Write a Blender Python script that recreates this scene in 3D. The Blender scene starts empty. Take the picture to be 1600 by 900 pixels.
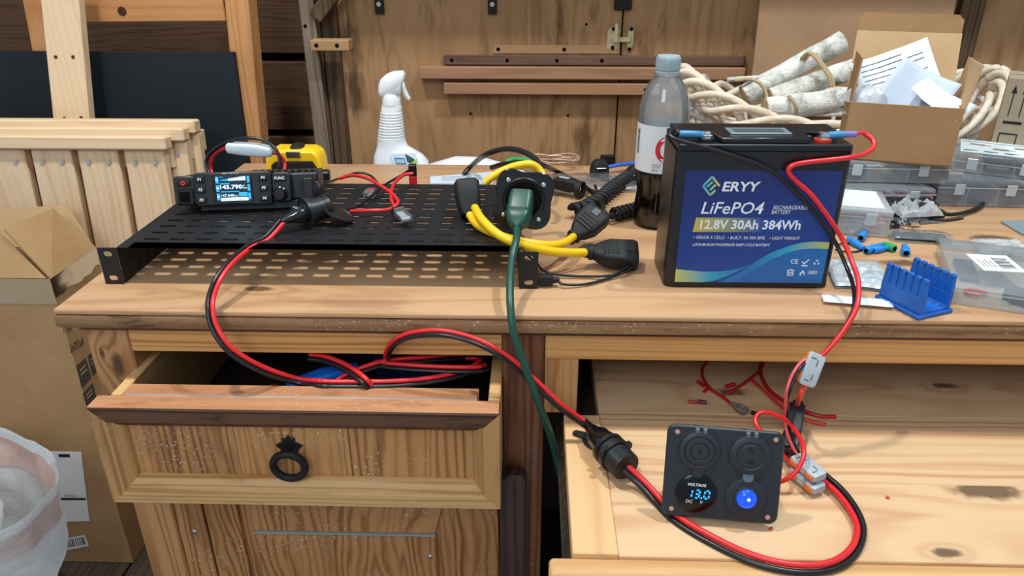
import bpy, bmesh, math, random
from mathutils import Vector, Matrix, noise

# ------------------------------------------------------------------ camera
SC = bpy.context.scene
COL = SC.collection
F = 1150.0                       # focal length in pixels of a 1600-wide frame
PITCH = math.radians(25.2)       # camera looks down
YAW = math.radians(1.5)          # and a little to the left
CAM = Vector((0, 0, .348))       # world zero: table-top level below the camera
cam_data = bpy.data.cameras.new('camera')
cam = bpy.data.objects.new('camera', cam_data)
COL.objects.link(cam)
cam.location = CAM
cam.rotation_euler = (math.radians(90) - PITCH, 0, YAW)
cam_data.sensor_width = 36
cam_data.lens = 36 * F / 1600
cam_data.clip_start = .02
SC.camera = cam

# ------------------------------------------------------------------ light
SC.view_settings.view_transform = 'Standard'
SC.view_settings.look = 'None'
SC.view_settings.gamma = 1
SC.view_settings.use_curve_mapping = False
SC.view_settings.exposure = 0.06
world = bpy.data.worlds.new('shed_ambient')
SC.world = world
world.use_nodes = True
world.node_tree.nodes['Background'].inputs[0].default_value = (.80, .88, 1, 1)
world.node_tree.nodes['Background'].inputs[1].default_value = .52

def lamp(name, loc, aim, size, watts, color, shape='DISK', size_y=None):
    d = bpy.data.lights.new(name, 'AREA')
    d.shape = shape
    d.size = size
    if size_y: d.size_y = size_y
    d.energy = watts
    d.color = color
    o = bpy.data.objects.new(name, d)
    o.location = loc
    o.rotation_euler = (Vector(aim) - Vector(loc)).to_track_quat('-Z', 'Y').to_euler()
    COL.objects.link(o)
    return o
lamp('ceiling_lamp', (.62, .78, 1.75), (.62, .82, 0), .09, 21, (.86, .96, 1))
lamp('ceiling_lamp', (-.55, .70, 1.75), (-.55, .76, 0), .09, 18, (1, .97, .91))
lamp('shop_window_light', (-.55, -1.1, 1.45), (0, .8, 0), .7, 17, (.82, .93, 1), 'RECTANGLE', 1.0)

# ------------------------------------------------------------------ helpers
_c, _s = math.cos, math.sin
_R = Vector((_c(YAW), _s(YAW), 0))
_U = Vector((-_s(YAW) * _s(PITCH), _c(YAW) * _s(PITCH), _c(PITCH)))
_W = Vector((-_s(YAW) * _c(PITCH), _c(YAW) * _c(PITCH), -_s(PITCH)))

def at(x, y, Y=None, Z=None, X=None):
    """world point on a vertical (Y=, X=) or level (Z=) plane, read off the photograph's 1600x900 frame"""
    d = _W + _R * ((x - 800) / F) - _U * ((y - 450) / F)
    t = (Y / d.y) if Y is not None else ((Z - CAM.z) / d.z if Z is not None else X / d.x)
    return CAM + d * t

V = Vector
def T(x, y, z): return Matrix.Translation((x, y, z))
def RZ(a): return Matrix.Rotation(math.radians(a), 4, 'Z')
def RX(a): return Matrix.Rotation(math.radians(a), 4, 'X')
def RY(a): return Matrix.Rotation(math.radians(a), 4, 'Y')
def frame(o, x, y):
    x = V(x).normalized(); z = x.cross(V(y)).normalized(); y = z.cross(x)
    m = Matrix.Identity(4)
    for i in range(3):
        m[i][0], m[i][1], m[i][2], m[i][3] = x[i], y[i], z[i], o[i]
    return m
I4 = Matrix.Identity(4)

def cr(pts, n=8, closed=False):
    """Catmull-Rom through the points"""
    P = [V(p) for p in pts]
    if closed: P = [P[-1]] + P + [P[0], P[1]]
    else: P = [P[0] * 2 - P[1]] + P + [P[-1] * 2 - P[-2]]
    out = []
    for i in range(1, len(P) - 2):
        a, b, c, d = P[i - 1:i + 3]
        for k in range(n):
            t = k / n
            out.append(.5 * ((2 * b) + (c - a) * t + (2 * a - 5 * b + 4 * c - d) * t * t + (3 * b - a - 3 * c + d) * t ** 3))
    if not closed: out.append(P[-2].copy())
    return out

class MB:
    def __init__(s): s.bm = bmesh.new()
    def _faces(s, ring_list, closed_u=True, caps=True):
        bm = s.bm
        n = len(ring_list[0])
        for a, b in zip(ring_list, ring_list[1:]):
            for i in range(n if closed_u else n - 1):
                j = (i + 1) % n
                try: bm.faces.new((a[i], a[j], b[j], b[i]))
                except ValueError: pass
        if caps:
            try:
                bm.faces.new(list(reversed(ring_list[0]))); bm.faces.new(ring_list[-1])
            except ValueError: pass
    def box(s, c, size, M=I4, bevel=0, seg=1, taper=None):
        t = bmesh.new()
        bmesh.ops.create_cube(t, size=1)
        for v in t.verts:
            k = 1
            if taper is not None and v.co.z > 0: k = taper
            v.co = V((v.co.x * size[0] * k, v.co.y * size[1] * k, v.co.z * size[2]))
        if bevel:
            bmesh.ops.bevel(t, geom=list(t.edges), offset=bevel, segments=seg, profile=.5, affect='EDGES', clamp_overlap=True)
        m = M @ Matrix.Translation(c)
        s._merge(t, m)
        return s
    def bb(s, x0, x1, y0, y1, z0, z1, M=I4, bevel=0, seg=1):
        return s.box(((x0 + x1) / 2, (y0 + y1) / 2, (z0 + z1) / 2), (abs(x1 - x0), abs(y1 - y0), abs(z1 - z0)), M, bevel, seg)
    def bar(s, p0, p1, w, d, side=(1, 0, 0), bevel=0):
        """a straight bar: w across 'side', d in the third direction"""
        p0, p1 = V(p0), V(p1)
        M = frame((p0 + p1) / 2, p1 - p0, side)
        return s.box((0, 0, 0), ((p1 - p0).length, w, d), M, bevel)
    def _merge(s, t, m):
        vm = {}
        for v in t.verts: vm[v] = s.bm.verts.new(m @ v.co)
        for f in t.faces:
            try: s.bm.faces.new([vm[v] for v in f.verts])
            except ValueError: pass
        t.free()
    def cyl(s, p0, p1, r0, r1=None, seg=16, caps=True):
        p0, p1 = V(p0), V(p1)
        r1 = r0 if r1 is None else r1
        d = (p1 - p0).normalized()
        a = d.orthogonal().normalized(); b = d.cross(a)
        rings = []
        for p, r in ((p0, r0), (p1, r1)):
            rings.append([s.bm.verts.new(p + (a * _c(2 * math.pi * i / seg) + b * _s(2 * math.pi * i / seg)) * r) for i in range(seg)])
        s._faces(rings, True, caps)
        return s
    def tube(s, pts, r, seg=8, closed=False, radii=None):
        P = [V(p) for p in pts]
        n = len(P)
        tang = []
        for i in range(n):
            if closed: t = P[(i + 1) % n] - P[i - 1]
            else: t = P[min(i + 1, n - 1)] - P[max(i - 1, 0)]
            tang.append(t.normalized() if t.length > 1e-9 else V((0, 0, 1)))
        nrm = tang[0].orthogonal().normalized()
        rings = []
        for i in range(n):
            t = tang[i]
            nrm = (nrm - t * nrm.dot(t))
            nrm = nrm.normalized() if nrm.length > 1e-6 else t.orthogonal().normalized()
            b = t.cross(nrm)
            rr = radii[i] if radii else r
            rings.append([s.bm.verts.new(P[i] + (nrm * _c(2 * math.pi * k / seg) + b * _s(2 * math.pi * k / seg)) * rr) for k in range(seg)])
        if closed:
            rings.append(rings[0]); s._faces(rings, True, False)
        else: s._faces(rings)
        return s
    def lathe(s, prof, seg=24, M=I4, caps=True):
        """(radius, height) profile about the local z axis"""
        rings = []
        for r, z in prof:
            r = max(r, 1e-5)
            rings.append([s.bm.verts.new(M @ V((r * _c(2 * math.pi * i / seg), r * _s(2 * math.pi * i / seg), z))) for i in range(seg)])
        s._faces(rings, True, caps)
        return s
    def loft(s, secs, M=I4, seg=16):
        """sections (z, width, height, exponent[, dx, dy]) of super-ellipses along local z"""
        rings = []
        for q in secs:
            z, w, h, e = q[:4]
            dx, dy = (q[4], q[5]) if len(q) > 4 else (0, 0)
            ring = []
            for i in range(seg):
                a = 2 * math.pi * (i + .5) / seg
                ca, sa = _c(a), _s(a)
                ring.append(s.bm.verts.new(M @ V((dx + math.copysign(abs(ca) ** (2 / e), ca) * w / 2, dy + math.copysign(abs(sa) ** (2 / e), sa) * h / 2, z))))
            rings.append(ring)
        s._faces(rings)
        return s
    def prism(s, outline, d, M=I4, bevel=0):
        """2-D outline in local xy, thickness d along local z"""
        t = bmesh.new()
        lo = [t.verts.new((p[0], p[1], 0)) for p in outline]
        f = t.faces.new(lo)
        if d:
            r = bmesh.ops.extrude_face_region(t, geom=[f])
            for e in r['geom']:
                if isinstance(e, bmesh.types.BMVert): e.co.z += d
            bmesh.ops.recalc_face_normals(t, faces=t.faces)
            if bevel:
                bmesh.ops.bevel(t, geom=[e for e in t.edges if len(e.link_faces) == 2 and e.calc_face_angle(0) > .6], offset=bevel, segments=1, affect='EDGES', clamp_overlap=True)
        s._merge(t, M)
        return s
    def quad(s, a, b, c, d):
        s.bm.faces.new([s.bm.verts.new(V(p)) for p in (a, b, c, d)])
        return s
    def sheet(s, fn, nu, nv, closed_u=False):
        g = [[s.bm.verts.new(fn(i / (nu if closed_u else nu - 1), j / (nv - 1))) for i in range(nu)] for j in range(nv)]
        s._faces(g, closed_u, False)
        return s
    def sphere(s, c, r, M=I4, u=12, v=8):
        t = bmesh.new()
        bmesh.ops.create_uvsphere(t, u_segments=u, v_segments=v, radius=1)
        rr = r if hasattr(r, '__len__') else (r, r, r)
        for q in t.verts: q.co = V((q.co.x * rr[0], q.co.y * rr[1], q.co.z * rr[2]))
        s._merge(t, M @ Matrix.Translation(c))
        return s
    def open_below(s):
        """drop the downward faces: a hollow lid"""
        bmesh.ops.recalc_face_normals(s.bm, faces=s.bm.faces)
        bmesh.ops.delete(s.bm, geom=[f for f in s.bm.faces if f.normal.z < -.9], context='FACES')
        return s
    def walls(s, w, d, z0, z1):
        c = [(-w / 2, -d / 2), (w / 2, -d / 2), (w / 2, d / 2), (-w / 2, d / 2)]
        lo = [s.bm.verts.new((x, y, z0)) for x, y in c]; hi = [s.bm.verts.new((x, y, z1)) for x, y in c]
        s._faces([lo, hi], True, False)
        return s
    def build(s, name, mat, parent=None, world=False, smooth=35, solid=0, offset=0, base=True, bevelmod=0):
        bm = s.bm
        bmesh.ops.recalc_face_normals(bm, faces=bm.faces)
        org = V((0, 0, 0))
        if parent is not None:
            if world: bm.transform(WM(parent).inverted())
        elif base:
            xs = [v.co for v in bm.verts]
            org = V(((min(p.x for p in xs) + max(p.x for p in xs)) / 2, (min(p.y for p in xs) + max(p.y for p in xs)) / 2, min(p.z for p in xs)))
            bm.transform(Matrix.Translation(-org))
        me = bpy.data.meshes.new(name)
        bm.to_mesh(me); bm.free()
        if smooth:
            me.polygons.foreach_set('use_smooth', [True] * len(me.polygons))
            me.set_sharp_from_angle(angle=math.radians(smooth))
        me.materials.append(mat)
        o = bpy.data.objects.new(name, me)
        COL.objects.link(o)
        o.location = org
        if parent is not None: o.parent = parent
        if solid:
            m = o.modifiers.new('thickness', 'SOLIDIFY'); m.thickness = solid; m.offset = offset
        if bevelmod:
            m = o.modifiers.new('edges', 'BEVEL'); m.width = bevelmod; m.segments = 2; m.limit_method = 'ANGLE'
        return o

def WM(o):
    m = o.matrix_basis.copy()
    return WM(o.parent) @ m if o.parent else m

def tag(o, label=None, cat=None, group=None, kind=None):
    if label: o['label'] = label
    if cat: o['category'] = cat
    if group: o['group'] = group
    if kind: o['kind'] = kind
    return o
def thing(name, label, cat, loc=(0, 0, 0), rotz=0, group=None):
    o = bpy.data.objects.new(name, None)
    o.empty_display_size = .02
    COL.objects.link(o)
    o.location = loc
    o.rotation_euler = (0, 0, math.radians(rotz))
    return tag(o, label, cat, group)
def copy_tree(o, parent=None):
    c = o.copy(); COL.objects.link(c)
    if parent: c.parent = parent
    for ch in list(o.children): copy_tree(ch, c)
    return c
def struct(o, label=None): return tag(o, label, None, None, 'structure')

def text(body, M, h, mat, parent, name='lettering', w=None, align='L', shear=0, bold=0, depth=.00015, space=1, res=2):
    """flat print: letters of height h in the local xy plane of M, optionally squeezed to width w"""
    cu = bpy.data.curves.new('text', 'FONT')
    cu.body = body; cu.size = 1; cu.shear = shear; cu.offset = bold; cu.extrude = 0; cu.space_character = space
    cu.resolution_u = res
    ob = bpy.data.objects.new('text', cu)
    COL.objects.link(ob)
    bpy.context.view_layer.update()
    me = bpy.data.meshes.new_from_object(ob.evaluated_get(bpy.context.evaluated_depsgraph_get()))
    bpy.data.objects.remove(ob); bpy.data.curves.remove(cu)
    xs = [v.co.x for v in me.vertices]; ys = [v.co.y for v in me.vertices]
    if not xs: return None
    x0, x1, y0, y1 = min(xs), max(xs), min(ys), max(ys)
    sy = h / (y1 - y0)
    sx = (w / (x1 - x0)) if w else sy
    ox = {'L': 0, 'C': -.5 * (x1 - x0) * sx, 'R': -(x1 - x0) * sx}[align]
    for v in me.vertices:
        v.co = M @ V(((v.co.x - x0) * sx + ox, (v.co.y - y0) * sy, depth))
    me.materials.clear(); me.materials.append(mat)
    me.name = name
    o = bpy.data.objects.new(name, me)
    COL.objects.link(o)
    o.parent = parent
    return o

# ------------------------------------------------------------------ materials
class NT:
    def __init__(s, name):
        s.m = bpy.data.materials.new(name); s.m.use_nodes = True
        s.t = s.m.node_tree; s.n = s.t.nodes; s.b = s.n['Principled BSDF']
    def node(s, typ, **kw):
        x = s.n.new(typ)
        for k, v in kw.items(): setattr(x, k, v)
        return x
    def lk(s, a, b): s.t.links.new(a, b)
    def set(s, sock, v):
        if hasattr(v, 'default_value') or hasattr(v, 'is_output'): s.lk(v, sock)
        else: sock.default_value = v
    def math(s, op, a, b=0.0, c=None, clamp=False):
        x = s.node('ShaderNodeMath', operation=op, use_clamp=clamp)
        s.set(x.inputs[0], a); s.set(x.inputs[1], b)
        if c is not None: s.set(x.inputs[2], c)
        return x.outputs[0]
    def vmath(s, op, a, b):
        x = s.node('ShaderNodeVectorMath', operation=op)
        s.set(x.inputs[0], a); s.set(x.inputs[1], b)
        return x.outputs['Value'] if op in ('LENGTH', 'DISTANCE') else x.outputs[0]
    def noise(s, vec, scale, detail=2, rough=.5, dist=0):
        x = s.node('ShaderNodeTexNoise')
        s.lk(vec, x.inputs['Vector'])
        x.inputs['Scale'].default_value = scale; x.inputs['Detail'].default_value = detail
        x.inputs['Roughness'].default_value = rough; x.inputs['Distortion'].default_value = dist
        return x.outputs['Fac']
    def mapping(s, vec, scale):
        x = s.node('ShaderNodeMapping'); s.lk(vec, x.inputs[0]); x.inputs['Scale'].default_value = scale
        return x.outputs[0]
    def ramp(s, fac, stops, interp='LINEAR'):
        x = s.node('ShaderNodeValToRGB'); s.lk(fac, x.inputs[0])
        e = x.color_ramp.elements; x.color_ramp.interpolation = interp
        while len(e) < len(stops): e.new(.5)
        for k, (p, c) in zip(e, stops): k.position = p; k.color = (*c, 1) if len(c) == 3 else c
        return x.outputs[0]
    def mix(s, fac, a, b, mode='MIX'):
        x = s.node('ShaderNodeMix', data_type='RGBA', blend_type=mode)
        s.set(x.inputs[0], fac)
        s.set(x.inputs[6], (*a, 1) if isinstance(a, tuple) and len(a) == 3 else a)
        s.set(x.inputs[7], (*b, 1) if isinstance(b, tuple) and len(b) == 3 else b)
        return x.outputs[2]
    def smooth(s, v, lo, hi):
        x = s.node('ShaderNodeMapRange', interpolation_type='SMOOTHSTEP')
        s.set(x.inputs[0], v); x.inputs[1].default_value = lo; x.inputs[2].default_value = hi
        return x.outputs[0]
    def bump(s, h, strength=.2, dist=.001):
        x = s.node('ShaderNodeBump'); x.inputs['Strength'].default_value = strength; x.inputs['Distance'].default_value = dist
        s.lk(h, x.inputs['Height']); s.lk(x.outputs[0], s.b.inputs['Normal'])
    def coords(s, rnd=False):
        tc = s.node('ShaderNodeTexCoord').outputs['Object']
        if not rnd: return tc
        oi = s.node('ShaderNodeObjectInfo').outputs['Random']
        cb = s.node('ShaderNodeCombineXYZ')
        for i, k in enumerate((.37, .23, .41)): s.lk(s.math('MULTIPLY', oi, k), cb.inputs[i])
        return s.vmath('ADD', tc, cb.outputs[0])

def srgb(h):
    h = h.lstrip('#')
    f = lambda c: c / 12.92 if c <= .04045 else ((c + .055) / 1.055) ** 2.4
    return tuple(f(int(h[i:i + 2], 16) / 255) for i in (0, 2, 4))

def wood(name, light, mid, dark, axis='X', ring=26, cross=7, along=.7, rough=.55, contrast=1.0, stains=0, stain_col='#3a2414',
         specks=0, knots=(), fiber=.25, rnd=True, spec=.35, bumpk=.25, tone=.25, cut=None, freq=None, warp=None, ss=(4, 16)):
    N = NT(name)
    p0 = N.coords(rnd and not knots)
    i = 'XYZ'.index(axis)
    sc = [cross] * 3; sc[i] = along
    base = N.noise(N.mapping(p0, sc), 1.0, 3, .5, .2)
    mask = [1.0] * 3; mask[i] = 0.0
    off = [.031, .043, -.057]; off[i] = 0
    fine = N.noise(N.mapping(p0, [22 if k != i else 3 for k in range(3)]), 1.0, 2, .5)
    rad = N.vmath('LENGTH', N.vmath('MULTIPLY', N.vmath('ADD', p0, tuple(off)), tuple(mask)), (0, 0, 0))
    fq = 30 + ring * 6.0 if freq is None else freq
    wp = 4 + ring * .35 if warp is None else warp
    rv = N.node('ShaderNodeCombineXYZ'); N.lk(rad, rv.inputs[0]); N.lk(N.math('MULTIPLY', base, .05), rv.inputs[1])
    wid = N.noise(rv.outputs[0], 38, 2, .6)
    amp = N.smooth(N.noise(rv.outputs[0], 24, 2, .6), .30, .62)
    phase = N.math('ADD', N.math('MULTIPLY', rad, fq), N.math('MULTIPLY', base, wp))
    phase = N.math('ADD', phase, N.math('MULTIPLY', fine, 1.0))
    phase = N.math('ADD', phase, N.math('MULTIPLY', wid, 3.5))
    kfac = None
    for (kx, ky, kz, kr) in knots:
        d = N.vmath('SUBTRACT', p0, (kx, ky, kz))
        s2 = [1.0] * 3; s2[i] = .42
        d = N.vmath('LENGTH', N.vmath('MULTIPLY', d, tuple(s2)), (0, 0, 0))
        q = N.math('DIVIDE', d, kr)
        wob = N.math('ADD', q, N.math('MULTIPLY', N.math('SUBTRACT', N.noise(p0, 90, 2), .5), .9))
        f = N.math('SUBTRACT', 1.0, N.smooth(wob, .55, 1.25))
        kfac = f if kfac is None else N.math('MAXIMUM', kfac, f)
        phase = N.math('ADD', phase, N.math('MULTIPLY', N.math('POWER', 2.718, N.math('MULTIPLY', q, -.45)), 2.6))
    rings = N.math('MULTIPLY_ADD', N.math('SINE', N.math('MULTIPLY', phase, 6.283)), .5, .5)
    rings = N.math('POWER', rings, 2.0)
    fs = [420] * 3; fs[i] = 12
    fib = N.noise(N.mapping(p0, fs), 1.0, 2, .6)
    tn = N.noise(N.mapping(p0, [3 if k == i else 9 for k in range(3)]), 1.0, 3, .6)
    g = N.math('MULTIPLY', N.math('MULTIPLY', rings, N.math('MULTIPLY_ADD', amp, .8, .2)), .75 * contrast)
    g = N.math('ADD', g, N.math('MULTIPLY', N.math('SUBTRACT', fib, .5), fiber))
    g = N.math('ADD', g, N.math('MULTIPLY', N.math('SUBTRACT', tn, .5), tone * 2), clamp=True)
    col = N.ramp(g, [(0, srgb(light)), (.45, srgb(mid)), (1, srgb(dark))])
    if stains:
        st = N.noise(N.mapping(p0, [ss[0] if k == i else ss[1] for k in range(3)]), 1.0, 4, .65)
        col = N.mix(N.math('MULTIPLY', N.smooth(st, .52, .72), stains), col, srgb(stain_col))
    if kfac is not None:
        col = N.mix(N.math('MULTIPLY', kfac, .8), col, srgb('#43291a'))
    if specks:
        sp = N.noise(N.mapping(p0, [260 if k == i else 420 for k in range(3)]), 1.0, 3, .6)
        msk = N.noise(p0, 9, 3)
        sp = N.math('MULTIPLY', N.smooth(sp, .61, .65), N.smooth(msk, .44, .58))
        col = N.mix(N.math('MULTIPLY', sp, specks), col, srgb('#d8ccb8'))
    N.lk(col, N.b.inputs['Base Color'])
    N.b.inputs['Roughness'].default_value = rough
    N.b.inputs['Specular IOR Level'].default_value = spec
    N.bump(N.math('ADD', N.math('MULTIPLY', g, -.6), N.math('MULTIPLY', fib, .5)), bumpk, .0012)
    return N.m

def plain(name, col, rough=.5, spec=.5, metal=0, bump=0, bscale=400, coat=0, var=0, emit=None, estr=0):
    N = NT(name)
    c = srgb(col)
    if var:
        p = N.coords()
        k = N.noise(p, bscale * .1, 3)
        N.lk(N.mix(k, tuple(q * (1 - var) for q in c), tuple(min(1, q * (1 + var)) for q in c)), N.b.inputs['Base Color'])
    else: N.b.inputs['Base Color'].default_value = (*c, 1)
    N.b.inputs['Roughness'].default_value = rough
    N.b.inputs['Specular IOR Level'].default_value = spec
    N.b.inputs['Metallic'].default_value = metal
    N.b.inputs['Coat Weight'].default_value = coat
    if bump: N.bump(N.noise(N.coords(), bscale, 2), bump, .0006)
    if emit:
        N.b.inputs['Emission Color'].default_value = (*srgb(emit), 1)
        N.b.inputs['Emission Strength'].default_value = estr
    return N.m

def board(name, col, dark, axis='Z', rough=.8):
    """cardboard: paper fibre and faint flutes"""
    N = NT(name)
    p = N.coords(True)
    f = N.noise(p, 900, 3, .7)
    b = N.noise(p, 12, 3, .6)
    k = N.math('ADD', N.math('MULTIPLY', f, .55), N.math('MULTIPLY', b, .45))
    N.lk(N.ramp(k, [(.32, srgb(dark)), (.66, srgb(col))]), N.b.inputs['Base Color'])
    N.b.inputs['Roughness'].default_value = rough
    N.b.inputs['Specular IOR Level'].default_value = .2
    N.bump(N.math('ADD', f, N.math('MULTIPLY', b, 2)), .15, .0008)
    return N.m

def film(name, tint, clear=.7, rough=.15, gloss=.25, bump=0, bscale=60, ior=1.35):
    """thin clear or milky plastic: mostly see-through, some milk, fresnel gloss"""
    N = NT(name)
    out = N.n['Material Output']
    tr = N.node('ShaderNodeBsdfTransparent'); tr.inputs[0].default_value = (*srgb('#f4f8f8'), 1)
    N.b.inputs['Base Color'].default_value = (*srgb(tint), 1)
    N.b.inputs['Roughness'].default_value = .6
    N.b.inputs['Specular IOR Level'].default_value = .1
    gl = N.node('ShaderNodeBsdfGlossy'); gl.inputs['Roughness'].default_value = rough
    m1 = N.node('ShaderNodeMixShader'); m2 = N.node('ShaderNodeMixShader')
    m1.inputs[0].default_value = clear
    N.lk(N.b.outputs[0], m1.inputs[1]); N.lk(tr.outputs[0], m1.inputs[2])
    fr_ = N.node('ShaderNodeFresnel'); fr_.inputs[0].default_value = ior
    N.lk(N.math('MULTIPLY_ADD', fr_.outputs[0], .5 + gloss, gloss * .04, clamp=True), m2.inputs[0])
    N.lk(m1.outputs[0], m2.inputs[1]); N.lk(gl.outputs[0], m2.inputs[2])
    N.lk(m2.outputs[0], out.inputs[0])
    if bump:
        x = N.node('ShaderNodeBump'); x.inputs['Strength'].default_value = bump; x.inputs['Distance'].default_value = .004
        N.lk(N.noise(N.coords(), bscale, 4, .6), x.inputs['Height'])
        for n in (gl, fr_): N.lk(x.outputs[0], n.inputs['Normal'])
    return N.m

PINE = wood('honey_pine', '#d09a62', '#b47a43', '#8a5428', 'X', ring=22, stains=.35, stain_col='#6b4424', specks=.55)

# ================================================================== the setting
M_FLOOR = wood('dark_floor_boards', '#4a3d35', '#3a2f29', '#251d19', 'Y', ring=10, rough=.6)
M_CLAP = wood('brown_clapboard', '#5c4332', '#49331f', '#33221a', 'X', ring=8, cross=22, along=2, rough=.75, contrast=.6, spec=.2)
M_GAP = plain('dark_backing', '#17110e', .9, .1)
M_PLY = wood('aged_plywood', '#b08860', '#93704c', '#63472f', 'Z', freq=6, warp=11, cross=5, along=.8, rough=.7, contrast=.5, stains=.75, stain_col='#45301f', tone=.5, spec=.2, cut='Y')
M_STUD = wood('weathered_stud', '#8d7d6e', '#6f5f50', '#4a3d33', 'Z', ring=9, rough=.8, stains=.3, spec=.2)
M_STUD2 = wood('dark_rough_stud', '#66503c', '#4e3c2c', '#33261c', 'Z', ring=9, rough=.85, spec=.2)
M_LEDGE = wood('pale_brown_batten', '#a97f60', '#8d674b', '#6b4a33', 'X', ring=7, cross=12, rough=.65, contrast=.5, spec=.25)
M_LEDGE2 = wood('dark_batten', '#6e5244', '#5a4034', '#402c24', 'X', ring=7, cross=12, rough=.7, contrast=.5, spec=.25)
M_LATH = wood('raw_lath', '#b68f66', '#a37a53', '#835c3c', 'X', ring=7, rough=.7, contrast=.4)
M_HOLE = plain('screw_hole', '#0d0907', .9, .1)
M_IRON = plain('dark_iron', '#231f1e', .55, .4, .4, .3, 300)
M_STEEL = plain('dull_steel', '#b9b6ab', .35, .5, .9, .15, 200)
M_BRASS = plain('pale_brass_plating', '#d6cda6', .38, .5, .55, .15, 200)
M_CHROME = plain('bright_metal', '#d8dadb', .16, .5, 1)

fl = MB().bb(-1.9, 1.6, .1, 1.8, -.80, -.775).build('floor', M_GAP)
struct(fl)
for i in range(25):
    x = -1.9 + i * .14
    MB().bb(x + .002, x + .138, .1, 1.8, -.775, -.76 - .0008 * (i % 3), bevel=.002).build('floor_board', M_FLOOR, fl, True)

wb = MB().bb(-1.9, 1.6, 1.772, 1.80, -.76, .75).build('wall_back', M_GAP)
struct(wb)
for z0, z1 in ((-.70, -.57), (-.56, -.405), (-.39, -.245), (-.232, -.078), (-.0625, .097), (.1145, .26), (.275, .42), (.435, .58)):
    MB().box((-1.18, 1.757, (z0 + z1) / 2), (1.40, .02, z1 - z0), I4, .003).build('clapboard', M_CLAP, wb, True)

def door(name, x0, x1):
    d = MB().bb(x0, x1, 1.70, 1.718, -.55, .52, bevel=.002).build(name, M_PLY)
    return struct(d)
d1 = door('door_1', -.43, .1945)
d2 = door('door_2', .1980, .905)
wp = struct(MB().bb(.955, 1.6, 1.70, 1.718, -.76, .52).build('wall_right_panel', M_PLY))
wp.name = 'wall_right'

# screw holes: dark plugs on the doors
def holes(parent, pts, y, r=.0034):
    for x, z in pts:
        MB().cyl((x, y - .0006, z), (x, y + .002, z), r, seg=10).build('screw_hole', M_HOLE, parent, True)
holes(d1, [(.1175, .185), (.0838, -.013), (-.14, -.01)], 1.70, .003)

# studs left of the doors
struct(MB().bb(-.4960, -.4640, 1.655, 1.755, -.70, .52, bevel=.003).build('trim_1', M_STUD))
t2 = struct(MB().bb(-.4640, -.4250, 1.685, 1.75, -.70, .52, bevel=.004).build('trim_2', M_STUD2))
struct(MB().bb(.9055, .9545, 1.68, 1.75, -.70, .52, bevel=.003).build('trim_3', M_STUD2))
holes(bpy.data.objects['trim_1'], [(-.487, .184)], 1.655, .004)

# battens on the doors
def batten(n, x0, x1, z0, z1, dep, mat, hl=()):
    o = struct(MB().bb(x0, x1, 1.70 - dep, 1.699, z0, z1, bevel=.0015).build(n, mat))
    for x in hl:
        MB().cyl((x, 1.70 - dep - .0006, (z0 + z1) / 2), (x, 1.70 - dep + .002, (z0 + z1) / 2), .0042, seg=10).build('screw_hole', M_HOLE, o, True)
    return o
batten('trim_4', -.196, .468, .1000, .1205, .012, M_LEDGE2, (-.178, -.055, .055, .154))
batten('trim_5', -.250, .468, .0722, .0975, .030, M_LEDGE)
batten('trim_6', -.196, .283, .0392, .0635, .032, M_LEDGE, (.252,))
batten('trim_7', -.086, .1935, .1235, .1415, .0025, M_LATH, (-.075, .071))
b8 = struct(MB().bb(-.470, -.388, 1.618, 1.654, .1380, .1600, bevel=.0015).build('trim_8', M_LATH))
for x in (-.457, -.413):
    MB().cyl((x, 1.6174, .149), (x, 1.619, .149), .0045, seg=10).build('screw_hole', M_HOLE, b8, True)
struct(MB().bar(at(494, 27, Y=1.66), at(545, -42, Y=1.66), .03, .03, (1, 0, 1), .002).build('trim_9', M_STUD2))
struct(MB().bb(.163, .195, 1.685, 1.699, -.16, -.103, bevel=.001).build('trim_10', M_IRON))

# latch across the meeting stiles
lp = MB()
lp.prism([(-.017, -.024), (.006, -.024), (.010, -.018), (.010, .018), (.006, .024), (-.008, .024), (-.017, .016)], .003, frame((.181, 1.6995, .157), (1, 0, 0), (0, 0, 1)), .0008)
lt = lp.build('latch', M_BRASS, d1, True)
q = MB().cyl((.183, 1.696, .156), (.183, 1.686, .156), .011, .009, 18)
q.bb(.183, .216, 1.687, 1.692, .149, .160, bevel=.002)
q.box((.181, 1.678, .170), (.007, .012, .040), RY(0), .002)
q.build('lever', M_BRASS, lt, True)
for z in (.137, .176):
    MB().cyl((.177, 1.6962, z), (.177, 1.6948, z), .0042, seg=10).build('screw', M_HOLE, lt, True)
kp = MB().prism([(0, -.026), (.007, -.026), (.012, -.012), (.012, .012), (.010, .024), (.002, .026), (-.002, .01), (-.002, -.01)], .003, frame((.210, 1.6995, .155), (1, 0, 0), (0, 0, 1)), .0008).build('latch_keeper', M_BRASS, d2, True)
for x, z in ((.2155, .176), (.214, .134)):
    MB().cyl((x, 1.6962, z), (x, 1.6948, z), .004, seg=10).build('screw', M_HOLE, kp, True)
MB().bb(.175, .212, 1.688, 1.699, .215, .34, bevel=.002).build('strap_plate', M_IRON, d1, True)

# shelf over the doors with its brackets (throws the shade along the top of the wall)
sh = thing('wall_shelf', 'long dark wooden shelf fixed high across the plywood doors on iron brackets', 'shelf', (.45, 1.6, .47))
MB().bb(-.42, 1.55, 1.50, 1.699, .47, .492, bevel=.002).build('shelf_board', M_STUD2, sh, True)
for x in (-.332, -.087, .63, 1.2):
    b = MB().bb(x - .0095, x + .0095, 1.690, 1.699, .206, .47, bevel=.001).bb(x - .0095, x + .0095, 1.52, 1.69, .462, .4695, bevel=.001)
    bo = b.build('shelf_bracket', M_IRON, sh, True)
    MB().cyl((x, 1.6885, .226), (x, 1.691, .226), .005, seg=10).build('bolt', M_STEEL, bo, True)

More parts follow.
